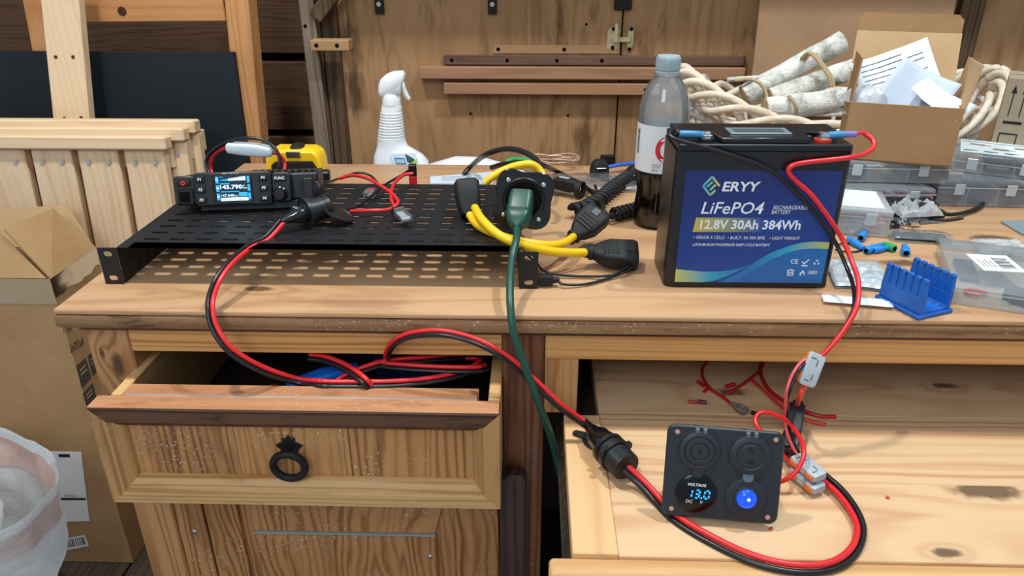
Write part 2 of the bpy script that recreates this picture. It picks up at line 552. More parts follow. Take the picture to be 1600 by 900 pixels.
# low bench behind the table that carries basket and spray bottle
M_BENCH = wood('bench_board', '#7b5c40', '#664a33', '#463223', 'X', rough=.7)
bn = thing('rear_bench', 'low brown bench against the shed doors behind the worktable', 'bench', (.4, 1.47, -.76))
MB().bb(-.36, 1.3, 1.262, 1.66, -.155, -.13, bevel=.002).build('bench_top', M_BENCH, bn, True)
for x in (-.33, 1.27):
    for y in (1.29, 1.63):
        MB().bb(x - .02, x + .02, y - .02, y + .02, -.76, -.1555).build('leg', M_BENCH, bn, True)

# ================================================================== left background
M_FRAMEX = wood('amber_pine_beam', '#c9915c', '#b47a47', '#8f5a33', 'X', ring=8, cross=6, rough=.5, contrast=.6)
M_FRAME = wood('amber_pine', '#c9915c', '#b47a47', '#8f5a33', 'Z', ring=8, cross=6, rough=.5, contrast=.6)
M_LIGHTPINE = wood('fresh_pine_upright', '#e6c9a4', '#d9b68c', '#bd9468', 'Z', ring=9, cross=6, rough=.55, contrast=.55, tone=.15)
M_RAILP = wood('fresh_pine', '#e6c9a4', '#d9b68c', '#bd9468', 'X', ring=9, cross=6, rough=.55, contrast=.55, tone=.15)
M_BLACKPANEL = plain('black_painted_board', '#1a2126', .7, .3, 0, .1, 200)
M_SCREW = plain('brown_screw', '#5b4030', .4, .5, .6)
M_ZINC = plain('zinc_screw', '#c8c6c0', .3, .5, .9)

wf = thing('timber_frame', 'amber timber easel frame leaning against the dark clapboard wall', 'frame', (-.75, 1.52, -.76))
def lean(p_top, p_bot, k):           # extend a bar downwards to the floor
    d = p_bot - p_top
    return p_top, p_top + d * ((p_top.z + .758) / -d.z) if k else p_bot
a = V((-.5648, 1.525, .33)); b = V((-.5780, 1.503, -.05)); a, b = lean(a, b, 1)
MB().bar(a, b, .046, .05, (1, 0, 0), .002).build('post', M_FRAME, wf, True)
a = V((-.955, 1.525, .33)); b = V((-.972, 1.503, -.05)); a, b = lean(a, b, 1)
MB().bar(a, b, .05, .05, (1, 0, 0), .002).build('post', M_FRAME, wf, True)
bm_ = MB().bar((-.925, 1.521, .2275), (-.5945, 1.521, .2305), .045, .045, (0, 0, 1), .002).build('crossbar', M_FRAMEX, wf, True)
MB().cyl((-.795, 1.4985, .226), (-.795, 1.4975, .226), .0085, seg=16).build('knot', M_SCREW, wf, True)
for z in (.012, -.03, -.045):
    MB().cyl((-.5535, 1.515, z), (-.5515, 1.515, z), .004, seg=10).build('screw', M_ZINC, wf, True)

bp = MB()
bp.bar((-1.02, 1.482, .1535), (-1.02, 1.435, -.755), .012, .9, (0, 1, 0), .001)
bpo = bp.build('black_board', M_BLACKPANEL)
bpo.location.x = -1.0305 + .0
bpo.rotation_euler = (0, 0, 0)
tag(bpo, 'black painted board leaning on the timber frame behind the slatted panels', 'board')

pb = thing('pine_board', 'upright pale pine board with four brown screws in front of the black board', 'board', (-.86, 1.39, -.76))
a, b = V((-.855, 1.437, .34)), V((-.8810, 1.394, .0136)); a, b = lean(a, b, 1)
MB().bar(a, b, .0700, .022, (1, 0, 0), .002).build('plank', M_LIGHTPINE, pb, True)
for x, y in ((87, 89), (114, 89), (101, 185), (127, 184)):
    p = at(x, y, Y=1.394 + (.002 if y > 150 else .016) - .0095)
    f = frame(p, (1, 0, 0), (0, .13, 1))
    MB().cyl(p + V((0, .004, 0)), p + V((0, -.0006, 0)), .0032, seg=10).build('screw', M_SCREW, pb, True)

# three slatted pine panels leaning one behind the other
def slatted(label, dx, dy, dz, xr, slats, ends):
    t = thing('slatted_panel', label, 'slatted panel', (-.9 + dx, 1.25 + dy, -.76), 0, 'slatted pine panels stacked on edge')
    top = V((0, 1.30 + dy, dz)); bot = V((0, 1.222 + dy, -.752))
    up = (top - bot).normalized(); nr = V((0, up.z, -up.y))          # nr points away from the viewer
    def P(x, h, n): return V((x, 0, 0)) + V((0, top.y, top.z)) + up * h + nr * n
    MB().bar(P(-1.25, .0175, -.012), P(xr, .0175, -.012), .024, .028, up, .003).build('top_rail', M_RAILP, t, True)
    MB().bar(P(-1.25, -.012, .016), P(xr - .004, -.012, .016), .040, .018, up, .002).build('back_rail', M_RAILP, t, True)
    MB().bar(P(-1.25, -.62, .016), P(xr - .004, -.62, .016), .040, .018, up, .002).build('back_rail', M_RAILP, t, True)
    for x0, x1 in slats:
        s = MB().bar(P((x0 + x1) / 2, .004, -.004), P((x0 + x1) / 2, -.75, -.004), x1 - x0, .019, (1, 0, 0), .002).build('slat', M_LIGHTPINE, t, True)
        for k in (.25, .75):
            p = P(x0 + (x1 - x0) * k, -.018, -.0145)
            MB().cyl(p, p - nr * .0015, .0042, seg=10).build('screw', M_ZINC, s, True)
    return t
SL = [(-.661 - .073 - .0855 * i, -.661 - .0855 * i) for i in range(7)]
slatted('frontmost of three slatted pine panels leaning left of the worktable', 0, 0, .003, -.6505, SL, 0)
slatted('middle of three slatted pine panels left of the worktable, mostly hidden behind the front one', .02, .028, .012, -.628, [(x + .03, y + .03) for x, y in SL[:3]], 0)
slatted('rearmost and farthest right of three slatted pine panels left of the worktable', .04, .056, .020, -.618, [(x + .043, y + .043) for x, y in SL[:3]], 0)
# steel eye on the back of the black board
MB().tube([at(162, 208, Y=1.43) + V((_c(i * .524) * .0045, 0, _s(i * .524) * .0045)) for i in range(12)], .0016, 6, True).build('eye_ring', M_ZINC, bpo, True)

# ------------------------------------------------------------------ tall carton on the floor, left
M_CARD = board('brown_cardboard', '#b8946a', '#9d7a52')
M_CARD2 = board('pale_cardboard_inside', '#c6a47a', '#ae8b62')
M_TAPE = film('clear_packing_tape', '#c9ad80', .45, .12, .6)
M_WHITE = plain('white_sticker', '#e9eaea', .5, .4)
M_INK = plain('black_ink', '#1c1d20', .6, .3)
M_GREYINK = plain('faded_grey_ink', '#4d4a45', .7, .2)
bx = thing('tall_carton', 'tall brown cardboard carton with open taped flaps on the floor beside the table', 'carton', (-.93, 1.13, -.76))
x0, x1, y0, y1, z0, z1 = -1.22, -.774, 1.062, 1.196, -.758, -.146
MB().bb(x0, x1, y0, y0 + .004, z0, z1).build('front_panel', M_CARD, bx, True)
MB().bb(x0, x1, y1 - .004, y1, z0, z1).build('back_panel', M_CARD, bx, True)
MB().bb(x1 - .004, x1, y0 + .004, y1 - .004, z0, z1).build('side_panel', M_CARD, bx, True)
MB().bb(x0, x0 + .004, y0 + .004, y1 - .004, z0, z1).build('side_panel', M_CARD, bx, True)
MB().bb(x0, x1, y0, y1, z0 - .001, z0 + .003).build('bottom_panel', M_CARD, bx, True)
def flap(pts, th, mat, name='flap'):
    p = [V(q) for q in pts]; n = (p[1] - p[0]).cross(p[3] - p[0]).normalized() * th
    m = MB(); m.quad(*p); m.quad(*[q + n for q in p])
    for i in range(4): m.quad(p[i], p[(i + 1) % 4], p[(i + 1) % 4] + n, p[i] + n)
    bmesh.ops.remove_doubles(m.bm, verts=m.bm.verts, dist=1e-6)
    return m.build(name, mat, bx, True, base=False)
pz = z1
flap([(x1, y0, pz), (x1, y1, pz), at(81, 326, Y=1.19), at(6, 360, Y=1.09)], .003, M_CARD)
flap([(x0, y1, pz), (x1, y1, pz), at(106, 321, Y=1.235), at(-120, 335, Y=1.235)], .003, M_CARD2)
flap([(x0, y0, pz), (x1 - .006, y0 + .002, pz), at(3, 366, Y=1.10), at(-150, 385, Y=1.10)], .003, M_CARD)
tp = MB().sheet(lambda u, v: V((x1 + .0012 + .0008 * noise.noise(V((u * 9, v * 9, 0))), y0 - .002 + (y1 - y0 + .004) * u, pz + .002 - v * (.035 + .012 * noise.noise(V((u * 5, 3, 1)))))), 14, 5)
tp.sheet(lambda u, v: V((x0 + (x1 - x0) * u, y0 - .0008 - .0006 * noise.noise(V((u * 9, v * 7, 4))), pz + .001 - v * .045)), 14, 4)
tp.build('packing_tape', M_TAPE, bx, True)
# printing on the right side
BI = WM(bx).inverted()
SM = BI @ frame((x1 + .0006, y0, 0), (0, 1, 0), (0, 0, 1))
def side(y, z): return SM @ Matrix.Translation((y - y0, z, 0))
def scrawl(c, n):
    m = MB(); random.seed(n)
    p, q, r_, t_ = [at(x, y, X=x1 + .0006) for x, y in c]            # worn stencilled word, no longer legible
    for k in range(n):
        for v0, v1, u0, u1 in ((0, 1, .05, .22), (random.choice((0, .4, .8)), None, .05, .62), (random.choice((0, .4)), 1, .46, .64)):
            v1 = v0 + .2 if v1 is None else v1
            P = lambda u, v: (p.lerp(q, (k + u) / n)).lerp(t_.lerp(r_, (k + u) / n), v)
            m.quad(P(u0, v0), P(u1, v0), P(u1, v1), P(u0, v1))
    return m.build('stencilled_word', M_GREYINK, bx, True, smooth=0)
scrawl(((99, 512), (113, 506), (113, 516), (99, 522)), 4)
scrawl(((108, 540), (130, 526), (133, 537), (111, 552)), 6)
for n, c in enumerate((((119, 572), (134, 559), (143, 590), (128, 608)), ((137, 556), (147, 548), (154, 578), (145, 588)), ((129, 615), (145, 598), (151, 622), (137, 640)))):
    p, q, r_, t_ = [at(x, y, X=x1 + .0006) for x, y in c]
    P = lambda u, v, e=0: (p.lerp(q, u)).lerp(t_.lerp(r_, u), v) + V((e, 0, 0))
    m = MB(); m.quad(P(0, 0), P(1, 0), P(1, 1), P(0, 1))
    i = m.build('handling_mark', M_GREYINK, bx, True)
    m = MB()
    for v in ((.22, .32), (.42, .52)): m.quad(P(.2, v[0], .0005), P(.8, v[0], .0005), P(.8, v[1], .0005), P(.2, v[1], .0005))
    m.build('mark_line', M_CARD, i, True)
# shipping labels on the front
FM = BI @ frame((0, y0 - .0006, 0), (1, 0, 0), (0, 0, 1))
lc = [at(x, y, Y=y0 - .0006) for x, y in ((70, 705), (127, 706), (140, 814), (70, 816))]
lo_ = [(p.x, p.z) for p in lc]
lb = MB().prism([lo_[3], lo_[2], lo_[1], lo_[0]], .0003, FM).build('address_label', M_WHITE, bx)
def onlabel(px, py): p = at(px, py, Y=y0 - .0011); return BI @ frame(p, (1, 0, .02), (0, 0, 1))
MB().box((.0085, .003, 0), (.021, .007, .0002), onlabel(94, 714)).build('label_bar', M_INK, lb)
text('CYCLE 1', onlabel(101, 777), .006, M_GREYINK, lb, w=.028)
MB().box((.022, .002, 0), (.048, .005, .0002), onlabel(97, 781)).build('label_bar', M_INK, lb)
bc = [at(x, y, Y=y0 - .0006) for x, y in ((72, 847), (133, 836), (139, 853), (74, 866))]
bl = MB().prism([(bc[3].x, bc[3].z), (bc[2].x, bc[2].z), (bc[1].x, bc[1].z), (bc[0].x, bc[0].z)], .0003, FM).build('barcode_label', M_WHITE, bx)
random.seed(4)
mb = MB()
u = 0.06
while u < .92:
    w = random.choice((.012, .02, .03))
    P = lambda a_, b_: (bc[0].lerp(bc[1], a_)).lerp(bc[3].lerp(bc[2], a_), b_) + V((0, -.0006, 0))
    mb.quad(P(u, .12), P(u + w, .12), P(u + w, .78), P(u, .78)); u += w + random.choice((.012, .02, .028))
mb.build('barcode', M_INK, bl, True)

# ------------------------------------------------------------------ white carrier bag bottom left
def bagmat(name, col):
    N = NT(name)
    N.b.inputs['Base Color'].default_value = (*srgb(col), 1)
    N.b.inputs['Roughness'].default_value = .32
    tl = N.node('ShaderNodeBsdfTranslucent'); tl.inputs[0].default_value = (*srgb(col), 1)
    mx = N.node('ShaderNodeMixShader'); mx.inputs[0].default_value = .58
    N.lk(N.b.outputs[0], mx.inputs[1]); N.lk(tl.outputs[0], mx.inputs[2]); N.lk(mx.outputs[0], N.n['Material Output'].inputs[0])
    N.bump(N.noise(N.coords(), 45, 5, .6, .8), .45, .006)
    return N.m
M_BAG = bagmat('white_bag_plastic', '#f3f8fa')
M_PINK = bagmat('pink_bag_lining', '#f6d9d0')
M_ORANGE = plain('orange_print', '#ef6a2a', .45, .4)
BX_, BY_ = at(96, 760, Y=.86).x - .190, .855
BZ = at(40, 676, Y=.99).z - .010
bag = thing('carrier_bag', 'white plastic carrier bag with pink lined rim in front of the tall carton', 'bag', (BX_, BY_, -.76))
def bagpt(u, v, k=1):
    a = 2 * math.pi * u
    z = -.76 + (BZ + .76) * v
    r = (.40 + .60 * max(0, v) ** .7) * k
    w = .158 * r; d = .140 * r
    n = noise.noise(V((_c(a) * 2.1, _s(a) * 2.1, v * 3.5))) * .014 + noise.noise(V((_c(a) * 6, _s(a) * 6, v * 11))) * .006
    return V((BX_ + (w + n) * _c(a), BY_ + (d + n) * _s(a), z - .030 * v * _c(a) * (1 if _c(a) > 0 else .2)))
MB().sheet(lambda u, v: bagpt(u, v), 64, 34, True).sheet(lambda u, v: bagpt(u, 0, 1 - v), 64, 3, True).build('bag_body', M_BAG, bag, True, smooth=70)
MB().sheet(lambda u, v: bagpt(u - .22 * 0, .995 - .15 * v, .985 - .01 * v) + V((0, 0, .002)), 64, 8, True).build('rim_lining', M_PINK, bag, True, smooth=70)
MB().sheet(lambda u, v: bagpt(u, 1.0 + .05 * math.sin(v * math.pi), 1.0 - .035 * v), 64, 5, True).build('bag_rim', M_BAG, bag, True, smooth=70)
def lump(u, v):
    a = 2 * math.pi * u; b = math.pi * v
    n = 1 + .16 * noise.noise(V((_c(a) * 2 * _s(b), _s(a) * 2 * _s(b), 2.2 * _c(b)))) + .05 * noise.noise(V((_c(a) * 7 * _s(b), _s(a) * 7 * _s(b), 7 * _c(b))))
    return V((BX_ - .050 + .100 * n * _s(b) * _c(a), BY_ + .012 + .088 * n * _s(b) * _s(a), BZ - .090 + .085 * n * _c(b)))
MB().sheet(lump, 40, 22, True).build('wrapped_content', M_BAG, bag, True, smooth=70)
MB().sheet(lambda u, v: bagpt(.86 + .03 * u + .02 * v, .84 + .13 * v - .02 * u, .978), 8, 8).build('printed_mark', M_ORANGE, bag, True)

# ================================================================== the worktable: an old pine sideboard
def KN(*k): return k
M_TOP = wood('worn_pine_top', '#c39a72', '#b0825a', '#8d6040', 'X', ring=5, cross=5, along=.8, rough=.42, contrast=.5, stains=.45, stain_col='#80553a', ss=(5, 14), specks=.12, tone=.45, warp=9,
             knots=KN((at(1405, 411, Z=0).x - .2, at(1405, 411, Z=0).y - .96, .76, .010), (at(1548, 372, Z=0).x - .2, at(1548, 372, Z=0).y - .96, .76, .012), (-.50, -.23, .76, .007), (-.08, .12, .76, .008)), spec=.45)
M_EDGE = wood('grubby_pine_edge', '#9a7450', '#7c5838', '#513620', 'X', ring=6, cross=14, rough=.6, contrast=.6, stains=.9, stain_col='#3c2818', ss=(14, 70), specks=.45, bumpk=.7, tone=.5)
M_RAILW = wood('grainy_pine_rail', '#d3a062', '#bf8649', '#8d5a2d', 'X', ring=17, cross=13, along=.5, rough=.5, contrast=1.0, specks=.05)
M_POSTW = wood('knotty_pine_post', '#bd8d5c', '#a47142', '#6b4223', 'Z', ring=9, cross=9, rough=.5, contrast=.9, stains=.35, stain_col='#5a3a20',
               knots=KN((at(160, 553, Y=.69).x + .4587, -.01, at(160, 553, Y=.69).z + .759, .0032), (at(184, 572, Y=.69).x + .4587, -.01, at(184, 572, Y=.69).z + .759, .0075)))
M_REDPOST = wood('reddish_pine_post', '#7d4f31', '#663c25', '#3e2416', 'Z', ring=12, cross=12, rough=.5, contrast=1.0, stains=.4, stain_col='#2f1a10', specks=.12)
M_FRONT = wood('scratched_drawer_front', '#bf8a55', '#a06a3a', '#633a1d', 'Z', ring=15, cross=8, along=1.6, rough=.5, contrast=1.0, stains=.6, stain_col='#5d3c20', specks=.95, cut='Y', tone=.5, warp=8)
M_DOORW = wood('oiled_pine_door', '#b58250', '#996537', '#693e1f', 'Z', ring=10, cross=6, along=2.2, rough=.5, contrast=1.0, stains=.35, stain_col='#5d3c20', specks=.8, cut='Y', warp=13, tone=.4)
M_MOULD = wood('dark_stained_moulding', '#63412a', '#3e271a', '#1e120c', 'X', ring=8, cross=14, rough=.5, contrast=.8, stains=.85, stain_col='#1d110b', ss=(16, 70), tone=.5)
M_MOULDTOP = wood('reddish_pine_rim', '#c08a62', '#a87049', '#7f4f33', 'X', ring=7, cross=12, rough=.5, contrast=.6, stains=.6, stain_col='#6b4029', tone=.5, specks=.3, ss=(10, 50))
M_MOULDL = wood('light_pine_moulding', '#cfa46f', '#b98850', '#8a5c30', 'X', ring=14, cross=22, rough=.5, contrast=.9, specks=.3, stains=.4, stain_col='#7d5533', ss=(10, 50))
M_SIDEW = wood('light_pine_side', '#bd8e59', '#a47341', '#754822', 'Z', ring=12, cross=9, rough=.5, contrast=.9, specks=.4, stains=.4, stain_col='#75502f', ss=(8, 40))
M_SIDEY = wood('light_pine_drawer_side', '#d9b077', '#c4965d', '#98693a', 'Y', ring=9, cross=7, rough=.5, contrast=.6)
M_STILE = wood('straight_grained_stile', '#c3935f', '#ab7847', '#81532b', 'Z', ring=14, cross=18, rough=.55, contrast=.8)
M_TRAY = wood('raw_pine_board', '#dcb88e', '#cda076', '#9c6c43', 'X', ring=5, cross=5, along=.7, rough=.5, contrast=.9, tone=.3, warp=9, spec=.35, **({}))
def traywood(n, k): return wood(n, '#dcb88e', '#cda076', '#9c6c43', 'X', ring=5, cross=5, along=.7, rough=.5, contrast=.9, tone=.3, warp=9, spec=.35, knots=k)
M_TRAYK = [traywood('knotty_pine_board', KN((-.019, .032, 0, .015), (-.098, -.052, 0, .006))), None, traywood('knotty_pine_board', KN((.035, 0, 0, .007), (-.225, -.02, 0, .008))), None]
M_TRAYY = wood('raw_pine_strip', '#dfb583', '#d0a06b', '#b27f50', 'Y', ring=7, cross=6, rough=.5, contrast=.6)
M_INSIDE = wood('shade_darkened_inside', '#33271d', '#281d15', '#1a130e', 'Z', ring=7, rough=.7)  # pine inside; shade beneath the tabletop is put into its near-black colour

tb = thing('worktable', 'old honey pine sideboard used as worktable, with open drawer and pulled-out tray board', 'table', (.2, .96, -.76))
TL, TR, TF, TBK = -.4985, .90, .6735, 1.237
MB().bb(TL, TR, TF, TBK, -.006, 0, bevel=.0022, seg=2).build('tabletop', M_TOP, tb, True)
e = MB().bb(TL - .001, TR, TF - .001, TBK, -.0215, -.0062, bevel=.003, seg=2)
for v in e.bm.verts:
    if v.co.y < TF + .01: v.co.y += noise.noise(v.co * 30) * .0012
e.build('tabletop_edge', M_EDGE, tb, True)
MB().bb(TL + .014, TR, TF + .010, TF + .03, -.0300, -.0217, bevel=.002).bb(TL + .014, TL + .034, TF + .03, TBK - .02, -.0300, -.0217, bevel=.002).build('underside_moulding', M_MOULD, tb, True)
MB().bb(-.4345, -.0290, .690, .712, -.0585, -.0302, bevel=.001).build('top_rail', M_RAILW, tb, True)
MB().bb(.0178, TR - .02, .690, .712, -.0615, -.0302, bevel=.001).build('top_rail', M_RAILW, tb, True)
# posts
pl = MB().bb(-.4825, -.4350, .690, .735, -.759, -.0302, bevel=.002).build('post', M_POSTW, tb, False)
pl.data.transform(Matrix.Translation((.4587, -.7, .759))); pl.location = V((-.4587, .7, -.759)) - V(tb.location)
MB().bb(-.4348, -.4000, .692, .712, -.759, -.2165, bevel=.0015).build('stile', M_DOORW, tb, True)
MB().bb(-.0285, .0173, .690, .735, -.759, -.0302, bevel=.002).build('post', M_REDPOST, tb, True)
MB().bb(.0178, .0545, .692, .735, -.1330, -.0617, bevel=.0012).build('stile', M_STILE, tb, True)
MB().bb(.862, .90, .69, .735, -.759, -.0302).build('post', M_POSTW, tb, True)
# carcass
MB().bb(-.4815, -.4615, .736, 1.20, -.74, -.0302).build('end_panel', M_DOORW, tb, True)
MB().bb(.87, .89, .736, 1.20, -.74, -.0302).build('end_panel', M_DOORW, tb, True)
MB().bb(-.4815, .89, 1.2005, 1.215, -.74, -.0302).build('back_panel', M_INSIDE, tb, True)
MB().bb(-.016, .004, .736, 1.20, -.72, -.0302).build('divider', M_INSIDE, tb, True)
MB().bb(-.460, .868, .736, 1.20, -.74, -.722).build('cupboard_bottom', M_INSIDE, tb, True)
# cupboard door with mitred frame and raised field
dr = MB().bb(-.3985, -.0340, .6985, .712, -.735, -.218, bevel=.001).build('door', M_DOORW, tb, True)
def raised(x0, x1, z0, z1, yf, slope, dep, name, mat, par):
    m = MB()
    o = [(x0, z0), (x1, z0), (x1, z1), (x0, z1)]
    i = [(x0 + slope, z0 + slope), (x1 - slope, z0 + slope), (x1 - slope, z1 - slope), (x0 + slope, z1 - slope)]
    A = [m.bm.verts.new((x, yf + dep, z)) for x, z in o]; B = [m.bm.verts.new((x, yf, z)) for x, z in i]; Cc = [m.bm.verts.new((x, yf + dep + .002, z)) for x, z in o]
    m._faces([Cc, A, B], True, True)
    return m.build(name, mat, par, True)
for (a_, b_, c_, d_), nm in (((-.3970, -.3560, -.735, -.2200), 'door_stile'), ((-.0900, -.0345, -.735, -.2200), 'door_stile')):
    MB().bb(a_, b_, .6925, .6984, c_, d_, bevel=.0012).build(nm, M_DOORW, dr, True)
MB().prism([(-.3558, -.2205), (-.0902, -.2205), (-.1135, -.3175), (-.340, -.3175)], .004, frame((0, .6984, 0), (1, 0, 0), (0, 0, 1)), .0008).build('door_rail', M_DOORW, dr, True)
raised(-.3420, -.1110, -.70, -.3195, .6915, .004, .006, 'raised_field', M_DOORW, dr)
MB().bb(-.3400, -.1130, .6912, .6975, -.3193, -.3175).build('dusty_ledge', plain('grey_dust', '#9aa09a', .9, .1, bump=.4), dr, True)
MB().bb(-.033, -.0290, .693, .712, -.735, -.2165).build('stile', M_DOORW, tb, True)
# dark worn peg beside the centre post
pg = MB().loft([(-.72, .030, .022, 6), (-.215, .0305, .022, 6), (-.2065, .029, .021, 5), (-.202, .022, .016, 4)], Matrix.Translation((-.0165, .675, 0)), 20)
pg.build('door_peg', wood('blackened_wood', '#46342c', '#35261f', '#20160f', 'Z', ring=7, rough=.45, stains=.3), tb, True)

# ---- left drawer, pulled out
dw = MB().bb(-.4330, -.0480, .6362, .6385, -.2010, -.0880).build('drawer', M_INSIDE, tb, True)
for xa_, xb_ in ((-.4330, -.3120), (-.3117, -.1905), (-.1902, -.1590), (-.1587, -.0480)):
    MB().bb(xa_, xb_, .6333, .6361, -.2010, -.0880, bevel=.0004).build('front_board', M_FRONT, dw, True)
DX0, DX1, DZ0, DZ1, DY = -.4525, -.0285, -.2075, -.0840, .617
def mould(axis, name, mat, prof, par):
    """mitred length of moulding: prof = [(inset from the outer edge, depth behind the face)]"""
    m = MB(); rings = []
    for ins, dep in prof:
        c = {'top': [(DX0 + ins, DZ1 - ins), (DX1 - ins, DZ1 - ins)], 'bottom': [(DX0 + ins, DZ0 + ins), (DX1 - ins, DZ0 + ins)],
             'left': [(DX0 + ins, DZ0 + ins), (DX0 + ins, DZ1 - ins)], 'right': [(DX1 - ins, DZ0 + ins), (DX1 - ins, DZ1 - ins)]}[axis]
        rings.append(c + [dep])
    a = [m.bm.verts.new((r[0][0], DY + r[2], r[0][1])) for r in rings]
    b = [m.bm.verts.new((r[1][0], DY + r[2], r[1][1])) for r in rings]
    n = len(a)
    for i in range(n):
        j = (i + 1) % n
        m.bm.faces.new((a[i], a[j], b[j], b[i]))
    m.bm.faces.new(a); m.bm.faces.new(list(reversed(b)))
    return m.build(name, mat, par, True)
PR = [(0, .022), (0, .001), (.001, 0), (.0165, 0), (.018, .0012), (.0195, .0045), (.024, .0065), (.0275, .0105), (.029, .0145), (.029, .022)]
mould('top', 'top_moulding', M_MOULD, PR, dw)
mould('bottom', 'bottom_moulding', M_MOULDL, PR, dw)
mould('left', 'side_moulding', M_SIDEW, PR, dw)
mould('right', 'side_moulding', M_SIDEW, PR, dw)
MB().bb(DX0 + .001, DX1 - .001, .6175, .6390, -.0840, -.0822, bevel=.0006).build('rim_strip', M_MOULDTOP, dw, True)
MB().bb(DX0 + .026, DX1 - .024, .6393, .6445, -.130, -.0826, bevel=.0008).build('rim_strip', wood('grey_worn_strip', '#b39a86', '#9d8370', '#7d6452', 'X', ring=6, rough=.7, stains=.4), dw, True)
MB().bb(DX0 + .026, DX1 - .024, .6447, .6620, -.195, -.0818, bevel=.0012).build('front_board', M_MOULDTOP, dw, True)
for xa, xb in ((-.4385, -.4265), (-.0415, -.0290)):
    MB().bb(xa, xb, .640, 1.02, -.195, -.0700 if False else -.0815, bevel=.0012).build('drawer_side', M_SIDEY, dw, True)
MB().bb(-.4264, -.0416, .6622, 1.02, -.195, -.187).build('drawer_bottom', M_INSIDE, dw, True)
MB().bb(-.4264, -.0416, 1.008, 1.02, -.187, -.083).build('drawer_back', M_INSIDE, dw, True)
# ring pull
rp = MB().tube([V((-.2540 + _c(t) * .0170, .6225 - .0015 * _s(t), -.1580 + _s(t) * .0170)) for t in [i * math.pi / 18 for i in range(36)]], .0042, 12, True)
rp.build('ring_pull', M_IRON, dw, True)
fl_ = [(0, .017), (.003, .012), (.0075, .013), (.0065, .008), (.011, .006), (.0145, .003), (.0105, -.001), (.0085, -.006), (.004, -.008), (.0035, -.012), (0, -.016)]
rpl = MB().prism(fl_ + [(-x, y) for x, y in reversed(fl_[1:-1])], .0022, frame((-.2545, .6336, -.1415), (1, 0, 0), (0, 0, 1)), .0006)
rpl.cyl((-.2545, .632, -.141), (-.2545, .6205, -.141), .0036, .0028, 12)
rpl.build('pull_plate', M_IRON, dw, True)

# ---- right: tray board pulled out at the same level as a shelf
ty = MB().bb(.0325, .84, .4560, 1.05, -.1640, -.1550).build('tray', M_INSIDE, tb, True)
for k, (ya, yb, dz) in enumerate(((.4815, .5830, 0), (.5832, .6980, -.0002), (.6982, .8300, -.0004), (.8302, 1.05, -.0006))):
    m = MB().bb(.0802, .84, ya, yb, -.1549, -.1350 + dz, bevel=.0006).build('tray_board', M_TRAYK[k] or M_TRAY, ty, False)
    cx, cy, cz = (.4655, (ya + yb) / 2 if k else .545, -.135)
    m.data.transform(Matrix.Translation((-cx, -cy, -cz))); m.location = V((cx, cy, cz)) - V(tb.location)
    m['label'] = 'pale pine board of the tray'
    del m['label']
MB().bb(.0400, .0800, .4815, .6885, -.1549, -.1325, bevel=.0008).build('tray_strip', M_TRAYY, ty, True)
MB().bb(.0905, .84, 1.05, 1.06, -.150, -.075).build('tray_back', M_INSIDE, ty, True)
fb = MB().prism([(.0195, -.1755), (.0195, -.1395), (.0225, -.1365), (.86, -.1365), (.86, -.1755)], .0195, frame((0, .4810, 0), (1, 0, 0), (0, 0, 1)), .002)
fb.build('tray_front', wood('tray_front_board', '#ddb27d', '#c99a64', '#a57344', 'X', ring=9, cross=8, rough=.5, contrast=.6), ty, True)
fb = MB().prism([(.0195, -.1755), (.0195, -.1525), (.0300, -.1425), (.86, -.1425), (.86, -.1755)], .0085, frame((0, .4613, 0), (1, 0, 0), (0, 0, 1)), .003)
fb.build('tray_lip', M_MOULDL, ty, True)

for x, z in ((-.4345 + .020, -.318), (-.1215, -.352)):
    MB().lathe([(.0038, 0), (.0036, .0010), (.0012, .0014), (.0010, .0005)], 12, frame((x, .6915, z), (1, 0, 0), (0, 0, 1))).build('steel_screw', M_CHROME, dr, True)

# ================================================================== things on the worktable
M_BLACK = plain('black_plastic', '#17181a', .42, .5, bump=.08, bscale=700)
M_GLOSS = plain('glossy_black_plastic', '#111214', .18, .55)
M_MATTE = plain('matte_black_steel', '#15171a', .48, .45, bump=.12, bscale=900)
M_RUBBER = plain('black_rubber', '#161617', .6, .4)
M_RED = plain('red_wire_insulation', '#d9262a', .32, .5)
M_BLK = plain('black_wire_insulation', '#131315', .3, .5)
M_GREEN = plain('dark_green_cord', '#14473a', .38, .5)
M_YELLOW = plain('yellow_cord', '#f2c318', .38, .5)
M_BLUE = plain('blue_plastic', '#1667c0', .4, .5)
M_GREYPL = plain('grey_connector_plastic', '#a9b3b8', .4, .5)
M_ORANGEPL = plain('orange_lever', '#e8762a', .4, .5)
M_WHITEPL = plain('white_plastic', '#eef3f5', .3, .5)
M_COPPER = plain('bare_copper', '#c27b50', .35, .5, .9)
M_PRINTW = plain('white_print', '#eef2f6', .5, .3)
REF = V((0, -.75, .66))

def wires(parent, pts, specs, n=9, seg=8, flat=REF):
    """parallel conductors: specs = [(name, material, sideways offset, radius)] left(+) of travel as seen from the front"""
    P = cr(pts, n)
    for nm, mat, off, r in specs:
        Q = []
        for i, p in enumerate(P):
            t = (P[min(i + 1, len(P) - 1)] - P[max(i - 1, 0)]).normalized()
            d = flat.cross(t)
            d = d.normalized() if d.length > 1e-4 else V((1, 0, 0))
            Q.append(p + d * off)
        MB().tube(Q, r, seg).build(nm, mat, parent, True, smooth=80)
def ZIP(r=.0021, flip=1): return [('red_wire', M_RED, r * flip, r), ('black_wire', M_BLK, -r * flip, r)]
def cable(parent, pts, r, mat, name='cable', n=9, seg=8):
    return MB().tube(cr(pts, n), r, seg).build(name, mat, parent, True, smooth=80)

